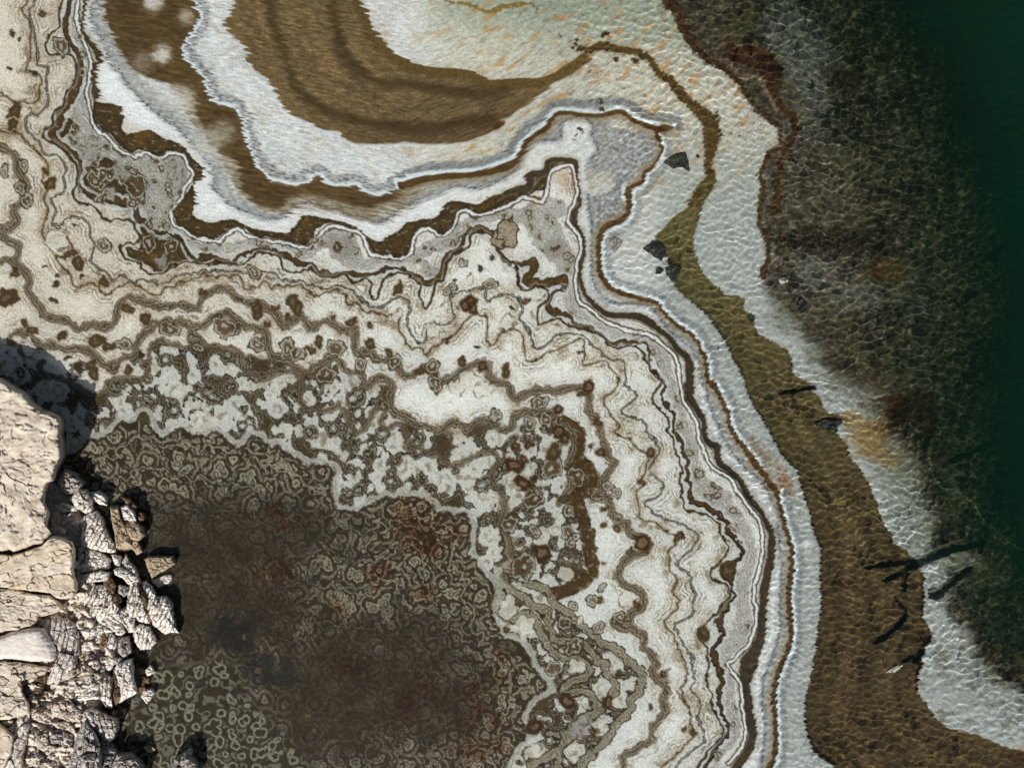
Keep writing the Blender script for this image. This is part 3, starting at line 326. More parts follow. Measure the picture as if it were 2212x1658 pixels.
# ---- 0 salt ground
cream = ss(950, 350, X)*ss(1150, 700, Y)
C[...] = tone((194, 193, 190), (nB, (7, 7, 8)), (nF, (5, 5, 5)), (nC, (7, 6, 4)))
mix(cream*.95, tone((188, 182, 172), (nB, (9, 9, 10)), (nC, (8, 8, 8)), (nF, (6, 6, 6))))
mix(ss(1150, 1350, X)*ss(800, 1100, Y)*.7, tone((184, 185, 183), (nB, (9, 9, 8)), (nF, (6, 6, 6))))
q = fbm(X/75, Y/75, 31, 3)*5+worley(X/60, Y/60, 32)[0]*1.3; fr = np.abs(q-np.round(q))
mix(ss(.10, .02, fr)*.22*(1-comb), (165, 142, 112))
spk = ss(.35, .75, pn(X/3.1, Y/3.1, 33)+.7*nB)*(1-comb)*ss(0, .5, pn(X/90, Y/90, 34))
mix(spk*.6, (120, 100, 70))
H[...] = .012+.006*nB
# ---- 1 the combed salt above the shore line
lens = ss(900, 1500, X)*ss(900, 300, Y)
feat = tone((182, 182, 182), (streak, (22, 22, 22)), (streak2, (15, 13, 11)), (nC, (6, 5, 4)), (nF, (7, 7, 7)))
mix(comb, feat)
gz = comb*ss(0, .7, streak2+.35*nB)*(.25+.3*ss(1250, 500, X)); mix(gz, tone((150, 139, 122), (streak, (20, 20, 19))))
mix(comb*ss(.25, .6, fbm(u/40, v/12, 41, 3))*.55*ss(700, 1000, X)*ss(560, 350, Y), tone((172, 140, 100), (streak, (18, 16, 14))))
mott = fbm(X/9, Y/9, 42, 3)
upr = comb*ss(950, 1150, X)*ss(1000, 500, Y)
mix(upr*.75, tone((176, 172, 158), (mott, (20, 18, 16)), (streak, (12, 12, 12))))
mix(upr*ss(170, -20, Y+.12*(1300-X))*ss(900, 1100, X)*.85, tone((140, 148, 134), (mott, (22, 22, 20))))
mix(upr*ss(.12, .55, fbm(u/45, v/22, 43, 4)+.25*mott)*.75, (172, 132, 84))
mix(upr*ss(.30, .7, fbm(u/30, v/14, 44, 4)+.3*mott)*.6*ss(1250, 1450, X)*ss(500, 300, Y), (120, 82, 50))
mix(upr*ss(.25, .6, fbm(u/30, v/9, 45, 3))*.5, (120, 118, 108))
rightc = comb*ss(1250, 1500, X)*ss(380, 600, Y)
mix(rightc*.75, tone((178, 180, 180), (streak, (14, 14, 14)), (mott, (9, 9, 8))))
farr = comb*ss(1560, 1660, X)*ss(200, 520, Y)
mix(farr*.8, tone((150, 154, 150), (mott, (10, 10, 10)), (nB, (9, 9, 9))))
# the gravel-like grey fringe by the spit
d = W(poly_sdf(P(SPECK))); mix(soft(d, 7)*.9, tone((140, 140, 140), (mott, (48, 48, 50)), (streak, (26, 26, 26))))
# thin scratchy grey line
for L, wd_ in ((FLINE, 11), (FLINE2, 8)):
    d, sF = line_df(P(L), 90, 0, side=True); d = W(d); sF = W(sF); n = np.abs(pn(u/16, v/3.2, 51))
    mix((sF > 0)*ss(88, 70, d)*comb*.85, tone((199, 199, 200), (streak, (7, 7, 7)), (streak2, (5, 5, 4)), (nF, (5, 5, 5))))
    if wd_ == 11: mix((sF < 0)*ss(52, 20, d+14*streak2)*.8, tone((148, 147, 144), (mott, (26, 26, 26)), (streak, (24, 24, 24)), (streak2, (12, 11, 9))))
    mix(ss(wd_+4, 2, d)*(.35+.5*ss(.1, .5, n)), tone((136, 136, 137), (streak, (30, 30, 31))))
    mix(band(d, -9, 3.2)*(.25+ss(.05, .35, pn(u/10, v/2.6, 52)))*.8, (74, 78, 84))
# ---- 2 brown bands
dT, sT = line_df(P(T1), 70, 0, side=True); dB, sB = line_df(P(BLINE), 70, None, side=True)
sA = poly_sdf(P(BROWN_A))
dTw = W(dT); sTw = W(sT); sAw = W(sA)
fade = ss(64, 0, sAw+34*streak2+10*streak)*(sTw > 0)*ss(74, 20, sA)
mix(fade*.8*(sAw > -2), tone((128, 112, 86), (streak, (26, 24, 20)), (streak2, (25, 22, 16))))
brown = tone((92, 72, 43), (streak, (14, 12, 9)), (streak2, (24, 20, 15)), (nB, (8, 7, 4)))
mix(soft(sAw, 5), brown)
for tx, ty, r_, st_ in ((1250, 420, 26, 1), (1430, 130, 22, .7), (1180, 20, 26, 1), (1420, 760, 34, .55), (1720, 1020, 34, .5), (1600, 1100, 40, .6), (1100, 480, 30, .4)):
    ax, ay = tx*.31659, ty*.31659; dd_ = np.hypot((X-ax)*ct+(Y-ay)*st, ((Y-ay)*ct-(X-ax)*st)*1.0)
    mix(ss(r_*1.3, r_*.35, dd_+10*streak2+6*nA)*st_, tone((178, 174, 166), (streak, (16, 16, 16))))
mix((sTw < 0)*band(dTw+4*streak, -1, 10, 2)*.95, tone((196, 201, 206), (nF, (8, 8, 8))))
mix((sTw < 0)*band(dTw, 9, 28, 4)*(.30+.65*ss(-.1, .4, pn(u/14, v/3.6, 53))), (104, 103, 104))
mix(band(dTw, -1.2, 1.0, 1)*.6, (60, 44, 22))
db = W(dB); sb = W(sB)
mix((sb > 0)*ss(22, 0, db)*.6, (136, 116, 88))
mix((sb < 0)*band(db, 1, 10, 2)*.9, (194, 202, 206)); mix((sb < 0)*band(db, 9, 26, 3)*(.3+.6*ss(-.1, .5, pn(u/12, v/3, 54))), (112, 116, 120))
mix(soft(db, 2), tone((88, 64, 34), (streak, (12, 10, 8)), (nB, (12, 9, 5)))); hraise(soft(db, 3), -.01)
# ---- basin
sS = poly_sdf(P(BASIN)); sw = W(sS)
rip = .7*pn(u/24, v/5.2, 55)+.5*pn(u/11, v/2.8, 56)
bas = tone((116, 96, 66), (rip, (34, 30, 23)), (streak2, (8, 7, 5)), (nB, (5, 5, 4)), (nF, (7, 7, 6)))
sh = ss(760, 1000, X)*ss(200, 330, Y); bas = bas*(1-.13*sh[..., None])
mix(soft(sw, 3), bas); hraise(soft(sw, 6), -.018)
ins = soft(sw, 3)
for L, w_, a_ in ((BASIN_S1, 20, .8), (BASIN_S2, 18, .75)):
    d = W(line_df(P(L), 50, 0)); mix(ins*ss(w_+4, 2, d+9*streak2)*a_*(.55+.45*ss(-.4, .3, rip)), (66, 50, 26))
d = W(line_df(P(BASIN_IN), 60, 0)); mix(ins*ss(34, 6, d+6*mott)*.75, tone((92, 72, 32), (mott, (16, 14, 8))))
mix(ins*band(d, -9, 3)*.8, (76, 58, 26))
dI = W(poly_sdf(P(BASIN), 150)); st_ = np.cos(dI/5.2+1.6*nB+.6*streak2)*.6+np.cos(dI/11.+2*nC)*.5; C[...] = C*(1+(ins*st_*.085)[..., None])
mix(ins*ss(-26, -4, sw)*.4, tone((102, 80, 44), (mott, (18, 15, 8))))
mix(band(sw, .5, 10, 2)*.35*(Y > 200), (200, 203, 205))
d = W(line_df(P('A2 1500,-100 1540,0 1600,20 1700,30 1780,60 1840,90 1900,80 1960,50 2080,30 2130,40 A3 0,85 60,80 100,50 200,40'), 40, 7)); mix(soft(d+5*mott, 2.5)*.85, (128, 98, 40))
d = W(line_df(P('A3 250,30 340,40 350,90'), 30, 5)); mix(soft(d+4*mott, 2)*.7, (128, 96, 44))
d = W(line_df(P(OBAND), 60)); d2 = d+5*mott; mix(ss(12, 0, d2)*.3, (140, 118, 80)); mix(soft(d2, 2.5), tone((84, 66, 34), (mott, (16, 14, 8)), (nB, (10, 8, 4)))); hraise(soft(d, 4), -.02)
for s_, r_ in (('A3 870,270', 22), ('A3 900,265', 14), ('A3 640,340', 14), ('A3 660,310', 12), ('A3 615,370', 10), ('A3 690,370', 18), ('A3 540,285', 9), ('A3 845,790', 12), ('A3 850,840', 14), ('A3 835,765', 8), ('A3 1110,470', 20), ('A3 1160,450', 16), ('A3 960,460', 20), ('A3 1740,870', 12), ('A3 1740,900', 14), ('A3 1850,1030', 8), ('A3 1910,1040', 7), ('A3 1970,1020', 8), ('A3 1790,1040', 10), ('A3 680,1000', 14), ('A3 650,1040', 9), ('A3 700,1020', 8), ('A3 640,1075', 5)):
    q = P(s_)[0]; dd_ = np.hypot(XW-q[0], YW-q[1])-r_*.4; mix(soft(dd_+3.5*mott, 1.5)*.9, (70, 54, 28))
# ---- 3 olive channel and the lake
so = W(poly_sdf(P(OLIVE)))
ov = np.clip((Y-600)/900, 0, 1)[..., None]
oc = (1-ov)*tone((100, 92, 58), (mott, (13, 13, 9)), (nB, (8, 8, 5)))+ov*tone((80, 66, 42), (mott, (12, 11, 8)), (nB, (7, 6, 4)))
# the pale shelf beyond the channel, darker and more olive away from the channel edge
soP = W(poly_sdf(P(OLIVE), 260)); shelf = comb*ss(-20, 20, X-1835-.6*(np.minimum(Y, 1420)-800))*ss(1850, 1900, X)*(soP > 0)*ss(560, 760, Y)
wS = 70+150*ss(1400, 1700, Y)
mix(shelf*ss(.15, 1.3, soP/wS+.25*nB+.1*nA)*.9, tone((104, 104, 88), (mott, (17, 16, 14)), (nB, (14, 13, 11))))
mix(shelf*ss(.1, .6, fbm(X/40, Y/24, 421, 4))*.5, tone((90, 84, 62), (mott, (12, 12, 10))))
mix(shelf*ss(.2, .6, fbm(X/70, Y/34, 422, 4))*ss(30, 90, soP)*.6, (140, 145, 136))
# reef first
sr = W(poly_sdf(P(REEFP))); rn = fbm(X/26, Y/26, 61, 4)
reef = tone((82, 74, 58), (rn, (30, 27, 24)), (mott, (26, 25, 23)), (nB, (12, 9, 6)))
mix(ss(10, -26, sr+14*nB)*.98*ss(420, -40, -sr*1.0+0*X), reef)
mix(ss(10, -26, sr+14*nB), reef)
for cx, cy, a_, b_, col, al in ((2040, 590, 190, 42, (44, 34, 20), .75), (1990, 660, 70, 40, (120, 120, 112), .5), (2165, 660, 55, 34, (96, 70, 34), .6), (2072, 192, 42, 34, (44, 38, 20), .8), (2090, 720, 110, 40, (122, 124, 114), .5), (1880, 350, 45, 120, (56, 46, 36), .6), (1960, 300, 60, 60, (116, 114, 108), .45), (2150, 900, 120, 60, (90, 82, 56), .5), (1850, 60, 90, 60, (60, 58, 34), .6), (2100, 400, 90, 60, (88, 80, 58), .4), (1930, 760, 90, 30, (100, 96, 66), .5), (2260, 760, 60, 40, (110, 112, 104), .4)):
    mix((sr < 10)*ss(1.25, .4, np.hypot((X-cx)/a_, (Y-cy)/b_)+.45*rn+.2*nA)*al, np.array(col, F)*np.ones(X.shape+(3,), F)+mott[..., None]*14)
d = W(poly_sdf(P(PALER))); mix(soft(d+12*nA, 18)*.7, tone((112, 112, 108), (mott, (34, 34, 34)), (rn, (18, 18, 18))))
pe = (sr < 0)*ss(.25, .6, fbm(X/55, Y/40, 62, 4)+.2*nA)*ss(700, 760, Y)*ss(1900, 1700, Y); mix(pe*.45, (112, 112, 100))
mix((sr < 0)*ss(.2, .6, fbm(X/45, Y/35, 63, 4))*.6*ss(380, 500, Y)*ss(1000, 850, Y), (46, 36, 24))
mix((sr < 0)*ss(.15, .5, pn(X/7, Y/7, 64)+.4*rn)*.4*ss(200, 400, Y)*ss(800, 700, Y)*ss(2150, 2000, X), (128, 130, 128))
d = W(line_df(P(RUST1), 50)); mix(soft(d+7*mott, 3)*.95, tone((70, 50, 28), (mott, (20, 14, 8)), (rn, (12, 9, 5))))
d = W(poly_sdf(P(RUSTP))); mix(soft(d+5*mott, 4)*.95, tone((70, 46, 27), (streak, (20, 14, 9)), (mott, (20, 13, 8))))
d = W(line_df(P('A3 1820,460 1900,560 2050,600 2110,680 A4 260,760 300,860'), 40, 9)); mix(soft(d, 4)*.7, (146, 124, 96))
for L in (RUST3, RUST2): d = W(line_df(P(L), 50)); mix(soft(d+5*mott, 2.5)*.95, tone((76, 55, 30), (mott, (24, 17, 9)), (rn, (12, 9, 4))))
d = W(poly_sdf(P(OCHRE))); mix(soft(d+40*nB, 26)*.65, tone((136, 104, 52), (mott, (24, 20, 10))))
d = W(poly_sdf(P(PALEREEF))); mix(soft(d+18*nB, 26)*.7, tone((132, 138, 128), (mott, (14, 14, 13))))
d = W(poly_sdf(P(DARKSLAB))); mix(soft(d+3*mott, 4)*.9, tone((64, 42, 22), (mott, (10, 7, 4)), (nB, (8, 5, 3)))); dslab = soft(d, 6)
mix(ss(2, -3, so+2.5*nA), oc); hraise(ss(3, -6, so), -.03)
mix(band(so, -10, 0, 3)*.35, (62, 50, 26)); so2 = W(poly_sdf(P(OLIVE), 160)); C[...] = C*(1+(soft(so, 3)*(np.cos(so2/5.5+1.2*nB)*.07+np.cos(so2/13.+nC)*.09))[..., None])
mix(ss(-30, -60, so)*0+(so < -4)*ss(.3, .55, fbm(X/34, Y/20, 66, 3))*.35, (120, 100, 56))
d = W(line_df(P('C3 2010,560 2100,660 2211,760 C4 360,850 420,960'), 40, 12)); mix(ss(14, 0, d+14*mott)*.38, (126, 96, 64))
cracks = np.full(X.shape, 50, F)
for s_ in CRACKS.split('|'): cracks = np.minimum(cracks, line_df(P(s_), 50))
cracks = W(cracks)+2.5*nA; mix(ss(17, -8, cracks)*.34*ss(-.5, .2, nB+.3), (58, 60, 46))
d = W(line_df(P('C4 1480,600 1490,720 1530,830 1570,900 1640,930 1700,925 1740,970 1840,1060 1880,1140 1920,1200 2010,1250 2100,1310 2211,1400'), 40, 5)); ledge = soft(d+3*mott, 4); mix(ledge*.7, (150, 150, 120))
# ---- laminae that follow the shore lines, broken up and smeared
DL = np.full(X.shape, 70, F); SG = np.zeros(X.shape, F)
for L in (MLINE, MLINE2, NLINE, OLINE, QLINE, RLINE1, RLINE2, ULINE, UL2, VLINE):
    d_, s_ = line_df(P(L), 70, 0, side=True); m_c = d_ < DL; SG = np.where(m_c, s_, SG); DL = np.minimum(DL, d_)
DLs = W(DL); sgn = W(SG); salt = (1-comb)
brk = ss(-.35, .35, pn(X/38, Y/38, 401)+.3*nA); brk2 = ss(-.3, .4, pn(X/55, Y/30, 402)+.3*nA)
dl = DLs+1.8*nA+1.5*nG
mix(salt*ss(40, 6, DLs)*ss(.0, .6, pn(X/3.4, Y/3.4, 403)+.5*nB+.3*nA)*.62, (118, 98, 70))
mix(salt*ss(26, 4, DLs)*ss(-.3, .7, nB)*.35, (136, 116, 88))
for q0, w0, al, col in ((12, 1.0, .62, (84, 68, 46)), (16.5, 1.6, .5, (206, 205, 202)), (20.5, 1.0, .55, (104, 92, 72)), (28, 1.0, .34, (96, 80, 56)), (33, 1.8, .4, (205, 204, 200)), (38, .9, .24, (110, 102, 88)), (50, 1.0, .2, (116, 102, 80))):
    mix(salt*ss(w0+1.1, w0*.3, np.abs(dl-q0))*al*(brk if int(q0) % 2 else brk2), col)
blob = ss(.22, .42, fbm(X/26, Y/26, 404, 3)+.012*(20-DLs)); mix(salt*blob*ss(34, 10, DLs)*(sgn > 0)*.55*ss(-.2, .3, pn(X/120, Y/120, 405)), tone((112, 94, 66), (nA, (18, 16, 12))))
cd = comb*ss(300, 700, X+.5*Y)
for q0, w0, al, col in ((18, 1.6, .4, (120, 120, 120)), (25, 1.6, .35, (206, 208, 210)), (31, 1.5, .35, (130, 128, 124))):
    mix(comb*ss(1180, 1300, X)*ss(500, 640, Y)*ss(w0+1.4, w0*.3, np.abs(DLs-q0))*al*brk2, col)
# ---- 4 shore line mud, white and grey laminations
mud = tone((82, 64, 34), (mott, (16, 13, 7)), (nB, (12, 9, 4)))
mo = ss(.25, .6, fbm(u/16, v/7, 71, 3))
for p_ in (P1, P2, P3):
    d = W(poly_sdf(P(p_))); a = soft(d+2*nA, 1.8); mix(a, mud); mix(a*band(d, -7, 0, 1.5)*.7, (58, 46, 26)); hraise(a, -.014)
    mix(a*mo*.55, (150, 152, 152)); mix(a*ss(.35, .6, nB)*.5, (120, 84, 30))
for L in (MLINE, MLINE2):
    d = W(line_df(P(L), 40)); mix(band(d, -1, 5)*.35, (150, 140, 120)); mix(soft(d, 1.6), tone((74, 62, 44), (mott, (14, 12, 9)), (streak, (8, 8, 7)))); hraise(soft(d, 3), -.014)
GP = 'A1 560,700 690,850 740,1000 900,1110 1040,1200 1220,1210 1420,1210 1450,1300 1420,1450 B1 1400,120 1330,170 1320,280 1200,350 1080,380 1000,260 870,150 760,130 600,60 A1 620,1400 640,1250 540,1100 480,980 560,900'
d = W(poly_sdf(P(GP))); mix(soft(d, 4)*.85, tone((152, 149, 143), (mott, (22, 22, 21)), (nA, (12, 12, 11)))); mix(soft(d, 4)*ss(.22, .05, np.abs(fbm(X/22, Y/14, 411, 3)))*.4, (100, 92, 80)); mix(soft(d, 4)*mo*.5, (188, 190, 192))
for p_ in (P4, P6, P5):
    d = W(poly_sdf(P(p_))); a = soft(d+2*nA, 1.8); mix(a, mud); mix(a*band(d, -7, 0, 1.5)*.7, (58, 46, 26)); mix(a*mo*.5, (150, 152, 152)); mix(a*ss(.35, .6, nB)*.5, (120, 88, 34))
d0 = line_df(P(GREYB), 60); d = W(d0); a = soft(d+3*nA, 3)
lam = np.cos(d*1.45+3*nA+2*nB)
mix(a*.92, tone((150, 146, 140), (mott, (10, 10, 10)), (lam, (26, 26, 26)), (streak, (8, 8, 8)))); mix(a*mo*.35, (182, 186, 190))
d = W(line_df(P(NLINE), 50)); mix(band(d, 1, 9)*.75, (176, 178, 178)); mix(soft(d, 1.4), tone((88, 64, 34), (mott, (14, 11, 6)))); mix(band(d, -2.2, 1.0)*.75, (58, 46, 30)); mix((d < -5)*mo*.5, (150, 152, 152)); hraise(soft(d, 2), -.012)
dW_ = W(line_df(P(WLINE), 50, 6)); mix(band(dW_, -1, 4)*.75, (76, 60, 38)); mix(soft(dW_, 1.3), (198, 200, 202)); hraise(soft(dW_, 2), .022)
d = W(line_df(P(OLINE), 40, 0)); mix(ss(12, 5, d)*.4, (180, 181, 180)); mix(ss(5.5, 1.5, d)*.75, (92, 70, 40)); mix(ss(2.8, .8, d)*.9, (48, 38, 24))
d = W(line_df(P(QLINE), 40, 0)); mix(ss(7, 2.5, d)*.3, (150, 146, 138)); mix(band(d, .9, 3.0, .8)*.9, (54, 50, 42)); mix(ss(1.2, .2, d)*.5, (140, 138, 134))
for L in (RLINE1, RLINE2): d = W(line_df(P(L), 40, 2.4)); mix(ss(6, 0, d)*.5, (112, 90, 60)); mix(soft(d, 1.1)*.97, (48, 38, 23)); hraise(soft(d, 2), 0.)
# ---- 5 orbs: crusts that grew outwards from many seeds
def seeds(mask, step, r0, r1, keep, seed, clus=0, smin=2.):
    rng = np.random.default_rng(seed); out = []
    for yy in np.arange(GY0, GY0+GH*GS, step):
        for xx in np.arange(GX0, GX0+GW*GS, step):
            x = xx+rng.random()*step; y = yy+rng.random()*step; k = rng.random(); r = r0+(r1-r0)*rng.random()**2; nc = rng.integers(0, clus+1)
            an = rng.random(6)*6.28; rr = rng.random(6)
            i, j = int((x-GX0)/GS), int((y-GY0)/GS)
            if not (0 <= i < GW and 0 <= j < GH) or k > keep*mask[j, i]: continue
            out.append((x, y, r))
            for q in range(nc): out.append((x+math.cos(an[q])*r*1.6, y+math.sin(an[q])*r*1.6, max(smin, r*(.4+.5*rr[q]))))
    return out
def seed_df(ls, Rm):
    D = np.full(X.shape, Rm, F)
    for x, y, r in ls:
        Q = Rm+r; i0 = max(0, int((x-Q-GX0)/GS)); i1 = min(GW, int((x+Q-GX0)/GS)+2); j0 = max(0, int((y-Q-GY0)/GS)); j1 = min(GH, int((y+Q-GY0)/GS)+2)
        if i0 < i1 and j0 < j1:
            s = D[j0:j1, i0:i1]; np.minimum(s, np.hypot(X[j0:j1, i0:i1]-x, Y[j0:j1, i0:i1]-y)-r, out=s)
    return D
dU = line_df(P(ULINE), 45, 0); dU = np.minimum(dU, line_df(P(UL2), 45, 0)); dV = line_df(P(VLINE), 45, 0)
m1 = soft(poly_sdf(P(ORB1)), 8); m2 = soft(poly_sdf(P(ORB2)), 5); mM = soft(poly_sdf(P(ORBM)), 6)
m1o = m1*(1-m2)
dV3 = line_df(P(VL3), 45, 0); dX = line_df(P(XLINE), 45, 0); dZ = np.minimum(np.minimum(line_df(P(ZBUND), 45, 0), line_df(P(ZB3), 45, 0)), line_df(P(ZB2), 45, 0))
S1 = seeds(np.maximum(m1o, mM*.8), 52, 3, 12, .62, 81, 3)
sc1 = .62+.5*ss(-.5, .5, pn(X/120, Y/120, 82))
D1 = W(seed_df(S1, 50))+3.2*nA+1.5*nF; D1 = D1/sc1
L1 = seeds(m1o, 42, 12, 32, .96, 86, 3); LD = seed_df(L1, 50)
LD = W(np.minimum(LD, 60))+5*nG+3.0*nA+1.2*nF
def orb(mask, D, white, dark, brn, pale, wide=1.):
    K = wide
    mix(mask*ss(14*K, 9*K, D)*.96, brn)
    mix(mask*band(D, 12*K, 14*K, .8)*.6, pale)
    mix(mask*band(D, 5.2*K, 7.4*K, .8)*.9, pale)
    mix(mask*band(D, 7.6*K, 8.8*K, .6)*.75, dark)
    mix(mask*band(D, -1.2*K, 1.2*K, .7)*.85, dark)
    mix(mask*ss(-1*K, -2.4*K, D)*.95, pale)
    mix(mask*band(D, -6.5*K, -4.6*K, .7)*.7, dark)
    mix(mask*ss(-7*K, -10*K, D)*.8, white)
wht = tone((180, 179, 174), (nB, (10, 10, 10)), (nF, (8, 8, 8)), (nD, (7, 7, 7)))
pale = tone((148, 145, 136), (nF, (14, 14, 14)))
brn = tone((82, 67, 45), (nB, (11, 8, 4)), (nA, (9, 7, 5)), (nD, (5, 5, 4)))
drk = tone((44, 35, 23), (nF, (6, 5, 4)))
mm1 = W(m1o)
mix(mm1, brn)
mix(mm1*band(LD, 7.5, 9.6, .8)*.6, pale); mix(mm1*band(LD, 9.8, 11, .6)*.6, drk)
mix(mm1*band(LD, 1.5, 3.4, .8)*.85, pale); mix(mm1*band(LD, -.4, 1.9, .7)*.92, drk); mix(mm1*band(LD, 3.4, 5, .7)*.6, drk)
mix(mm1*ss(0, -1.4, LD)*.97, wht)
mix(mm1*band(LD, -7, -1, 3)*ss(-.1, .5, nB+.4*nA)*.35, (128, 112, 88))
mix(mm1*ss(-7, -14, LD)*ss(-.2, .5, nG)*.55, tone((104, 88, 62), (nA, (14, 12, 10))))
mk = W(np.maximum(m1o*.95, mM*.85)); orb(mk*ss(15, 9, D1), D1, wht, drk, brn, pale, .8)
hraise(mm1*ss(-1, 1, LD)*.8, -.004)
mG = np.maximum(soft(poly_sdf(P(GP)), 6), soft(d0, 4)*ss(22, 10, np.abs(d0+14))*.9)
S4 = seeds(mG, 27, 2, 8, .62, 87, 2); D4 = W(seed_df(S4, 40))+2.6*nA+1.3*nF; mGw = W(mG)
mix(mGw*ss(9.5, 7.5, D4)*.7, tone((112, 98, 76), (nA, (16, 14, 12)))); mix(mGw*band(D4, 4.2, 6.4, .8)*.8, (184, 184, 182)); mix(mGw*band(D4, -1, 1.2, .7)*.8, (66, 54, 38)); mix(mGw*ss(-1.5, -3, D4)*.8, (168, 166, 160)); mix(mGw*ss(-4.5, -6, D4)*.7, (92, 74, 46))
VT = W(line_df(P(VTHICK), 50, 0)); mix(ss(20, 12, VT+6*nA)*.95, tone((80, 60, 32), (mott, (18, 13, 7)))); mix(band(VT, 12, 17, 1.5)*ss(-.2, .3, nB)*.8, (50, 36, 20))
mix(ss(20, 14, VT)*ss(.25, .55, pn(X/11, Y/11, 84))*.7, (140, 128, 104)); mix(ss(22, 8, VT)*ss(.3, .6, pn(X/16, Y/16, 85))*.6, (120, 70, 30))
# the dark interior
dk = np.zeros(X.shape, F)
for cx, cy, a_, b_ in DARKC: dk = np.maximum(dk, ss(1.35, .2, np.hypot((X-cx)/a_, (Y-cy)/b_)+.18*nB))
lft = ss(760, 600, X)*ss(1600, 1640, Y)
m2w = W(m2)
xf = P(XLINE); xf = xf[::4]; DXF = np.full(X.shape, 900, F)
for a0, b0 in zip(xf[:-1], xf[1:]):
    dx, dy = b0[0]-a0[0], b0[1]-a0[1]; t_ = np.clip(((X-a0[0])*dx+(Y-a0[1])*dy)/(dx*dx+dy*dy), 0, 1); DXF = np.minimum(DXF, np.hypot(X-a0[0]-t_*dx, Y-a0[1]-t_*dy))
n2 = pn(XW/34, YW/34, 91)+.38*pn(XW/15, YW/15, 92)+.3*pn(XW/80, YW/80, 93)
S2 = seeds(m2, 47, 4, 13, .80, 94, 3, 2.5); D2 = W(seed_df(S2, 40))+2.6*nA+1.4*nF
G2 = n2*25                                   # about a distance in pixels to the next wall
lum = 1-.40*dk*(1-.8*lft)-.20*ss(60, 330, DXF)+.2*nB; lum = np.clip(lum, .30, 1.08)
ctr = .35+.65*ss(.25, .9, lum)
base2 = tone((66, 54, 38), (nB, (8, 6, 4)), (nA, (6, 5, 3)), (nD, (5, 5, 4)))
pal2 = (np.array((142, 136, 119), F)+nF[..., None]*16+nD[..., None]*13+nA[..., None]*12)
def p2(k): return base2*(1-k*ctr[..., None])+pal2*(k*ctr[..., None])*(.55+.45*lum[..., None])
mix(m2w, base2)
mix(m2w*ss(2.4, 4.4, G2), p2(.80)); mix(m2w*ss(13, 16, G2)*.9, base2); mix(m2w*ss(19, 21, G2)*.9, p2(.6))
mix(m2w*ss(-8, -10, G2)*.8, p2(.6)); mix(m2w*ss(-14, -16, G2)*.8, base2)
K2 = ss(23, 20, D2); mix(m2w*K2, base2*.95); mix(m2w*band(D2, 12.5, 18.5, 1.2), p2(.8)); mix(m2w*band(D2, 9.2, 10.4, .6)*.6, p2(.7))
mix(m2w*ss(4.6, 3.0, D2), p2(.98)); mix(m2w*band(D2, -4.4, -1.6, .9)*.85, base2); mix(m2w*ss(-7.5, -9, D2)*.8, base2*1.1)
for q0, wq in ((58, 6), (128, 5), (205, 6), (290, 5), (360, 5)):
    dq = DXF-q0+34*nB+14*nG+3.4*nA
    mix(m2w*ss(wq+8, wq+5, np.abs(dq))*.9, base2*.9); mix(m2w*ss(wq+.5, wq-1.5, np.abs(dq))*.95, p2(1.)); mix(m2w*ss(1.6, .5, np.abs(dq))*.7, base2)
fog = ss(0, 1, dk)*(1-lft); mix(m2w*fog*.20, tone((50, 41, 28), (nB, (9, 7, 4)), (nA, (8, 7, 5)), (nF, (7, 6, 5)), (nD, (5, 5, 4))))
bl_ = ss(.75, .25, np.hypot((X-575)/100, (Y-1545)/70)+.5*fbm(X/40, Y/40, 94, 3)); mix(m2w*bl_*.75, tone((38, 38, 36), (mott, (9, 9, 9)), (nD, (8, 8, 8))))
bl_ = ss(.8, .3, np.hypot((X-640)/130, (Y-1640)/60)+.6*fbm(X/30, Y/30, 95, 3)); mix(m2w*bl_*.6, tone((39, 39, 37), (mott, (9, 9, 9)), (nD, (8, 8, 8))))
for s_, r_ in (('D1 1880,640', 12), ('D1 1990,910', 14), ('D1 2060,1070', 13), ('D1 1370,650', 9), ('D2 540,1370', 12), ('D2 120,740', 9), ('D2 490,1250', 10), ('D1 1700,480', 8)):
    q_ = P(s_)[0]; dd_ = np.hypot(XW-q_[0], (YW-q_[1])*1.2)-r_*.5; mix(soft(dd_+5*nA, 1.2)*.85, (112, 90, 54))
# pale bead nets at the lower left of the dark floor
ln = soft(poly_sdf(P('D1 1000,1380 1150,900 1400,860 1700,820 1850,900 1900,1100 2211,1400 D2 400,1500 600,1900 -200,2000 D1 1000,1900')), 14)*m2w*(1-fog*.1)
S3 = seeds(ln, 21, 2, 7, .5, 96, 2, 2); D3 = seed_df(S3, 30)+2.2*nA+1.2*nF
D3 = D3+5*fbm(X/42, Y/42, 97, 2)
mix(ln*.8, (58, 48, 33)); mix(ln*band(D3, 1.0, 6.6, 1)*.92, tone((138, 134, 118), (nF, (16, 16, 15)))); mix(ln*band(D3, 3.4, 4.4, .5)*.5, (92, 84, 68)); mix(ln*ss(9, 13, D3)*band(np.abs(n2), -1, .15, .06)*.75, (128, 123, 106))
# X line
d = W(dX); mix(ss(10, 4, d+2.5*nA+2*nB)*.85, tone((172, 171, 166), (nF, (8, 8, 8)))); mix(band(d, 11, 16, 2)*.8*W(m2), (58, 46, 30)); mix(band(d, -1, 1.0, .7)*.6, (104, 98, 88)); mix(band(d, -1, 1, .6)*0, (0, 0, 0)); hraise(ss(10, 5, d), .02)
# Z bundle
d = W(dZ); mz = ss(10, 6, d)*ss(1180, 1260, X); mix(mz*.9, tone((126, 118, 100), (np.cos(d*1.9+nA), (34, 34, 32)))); mix(band(d, 8, 12, 1.2)*ss(1180, 1260, X)*.85, (66, 50, 30))
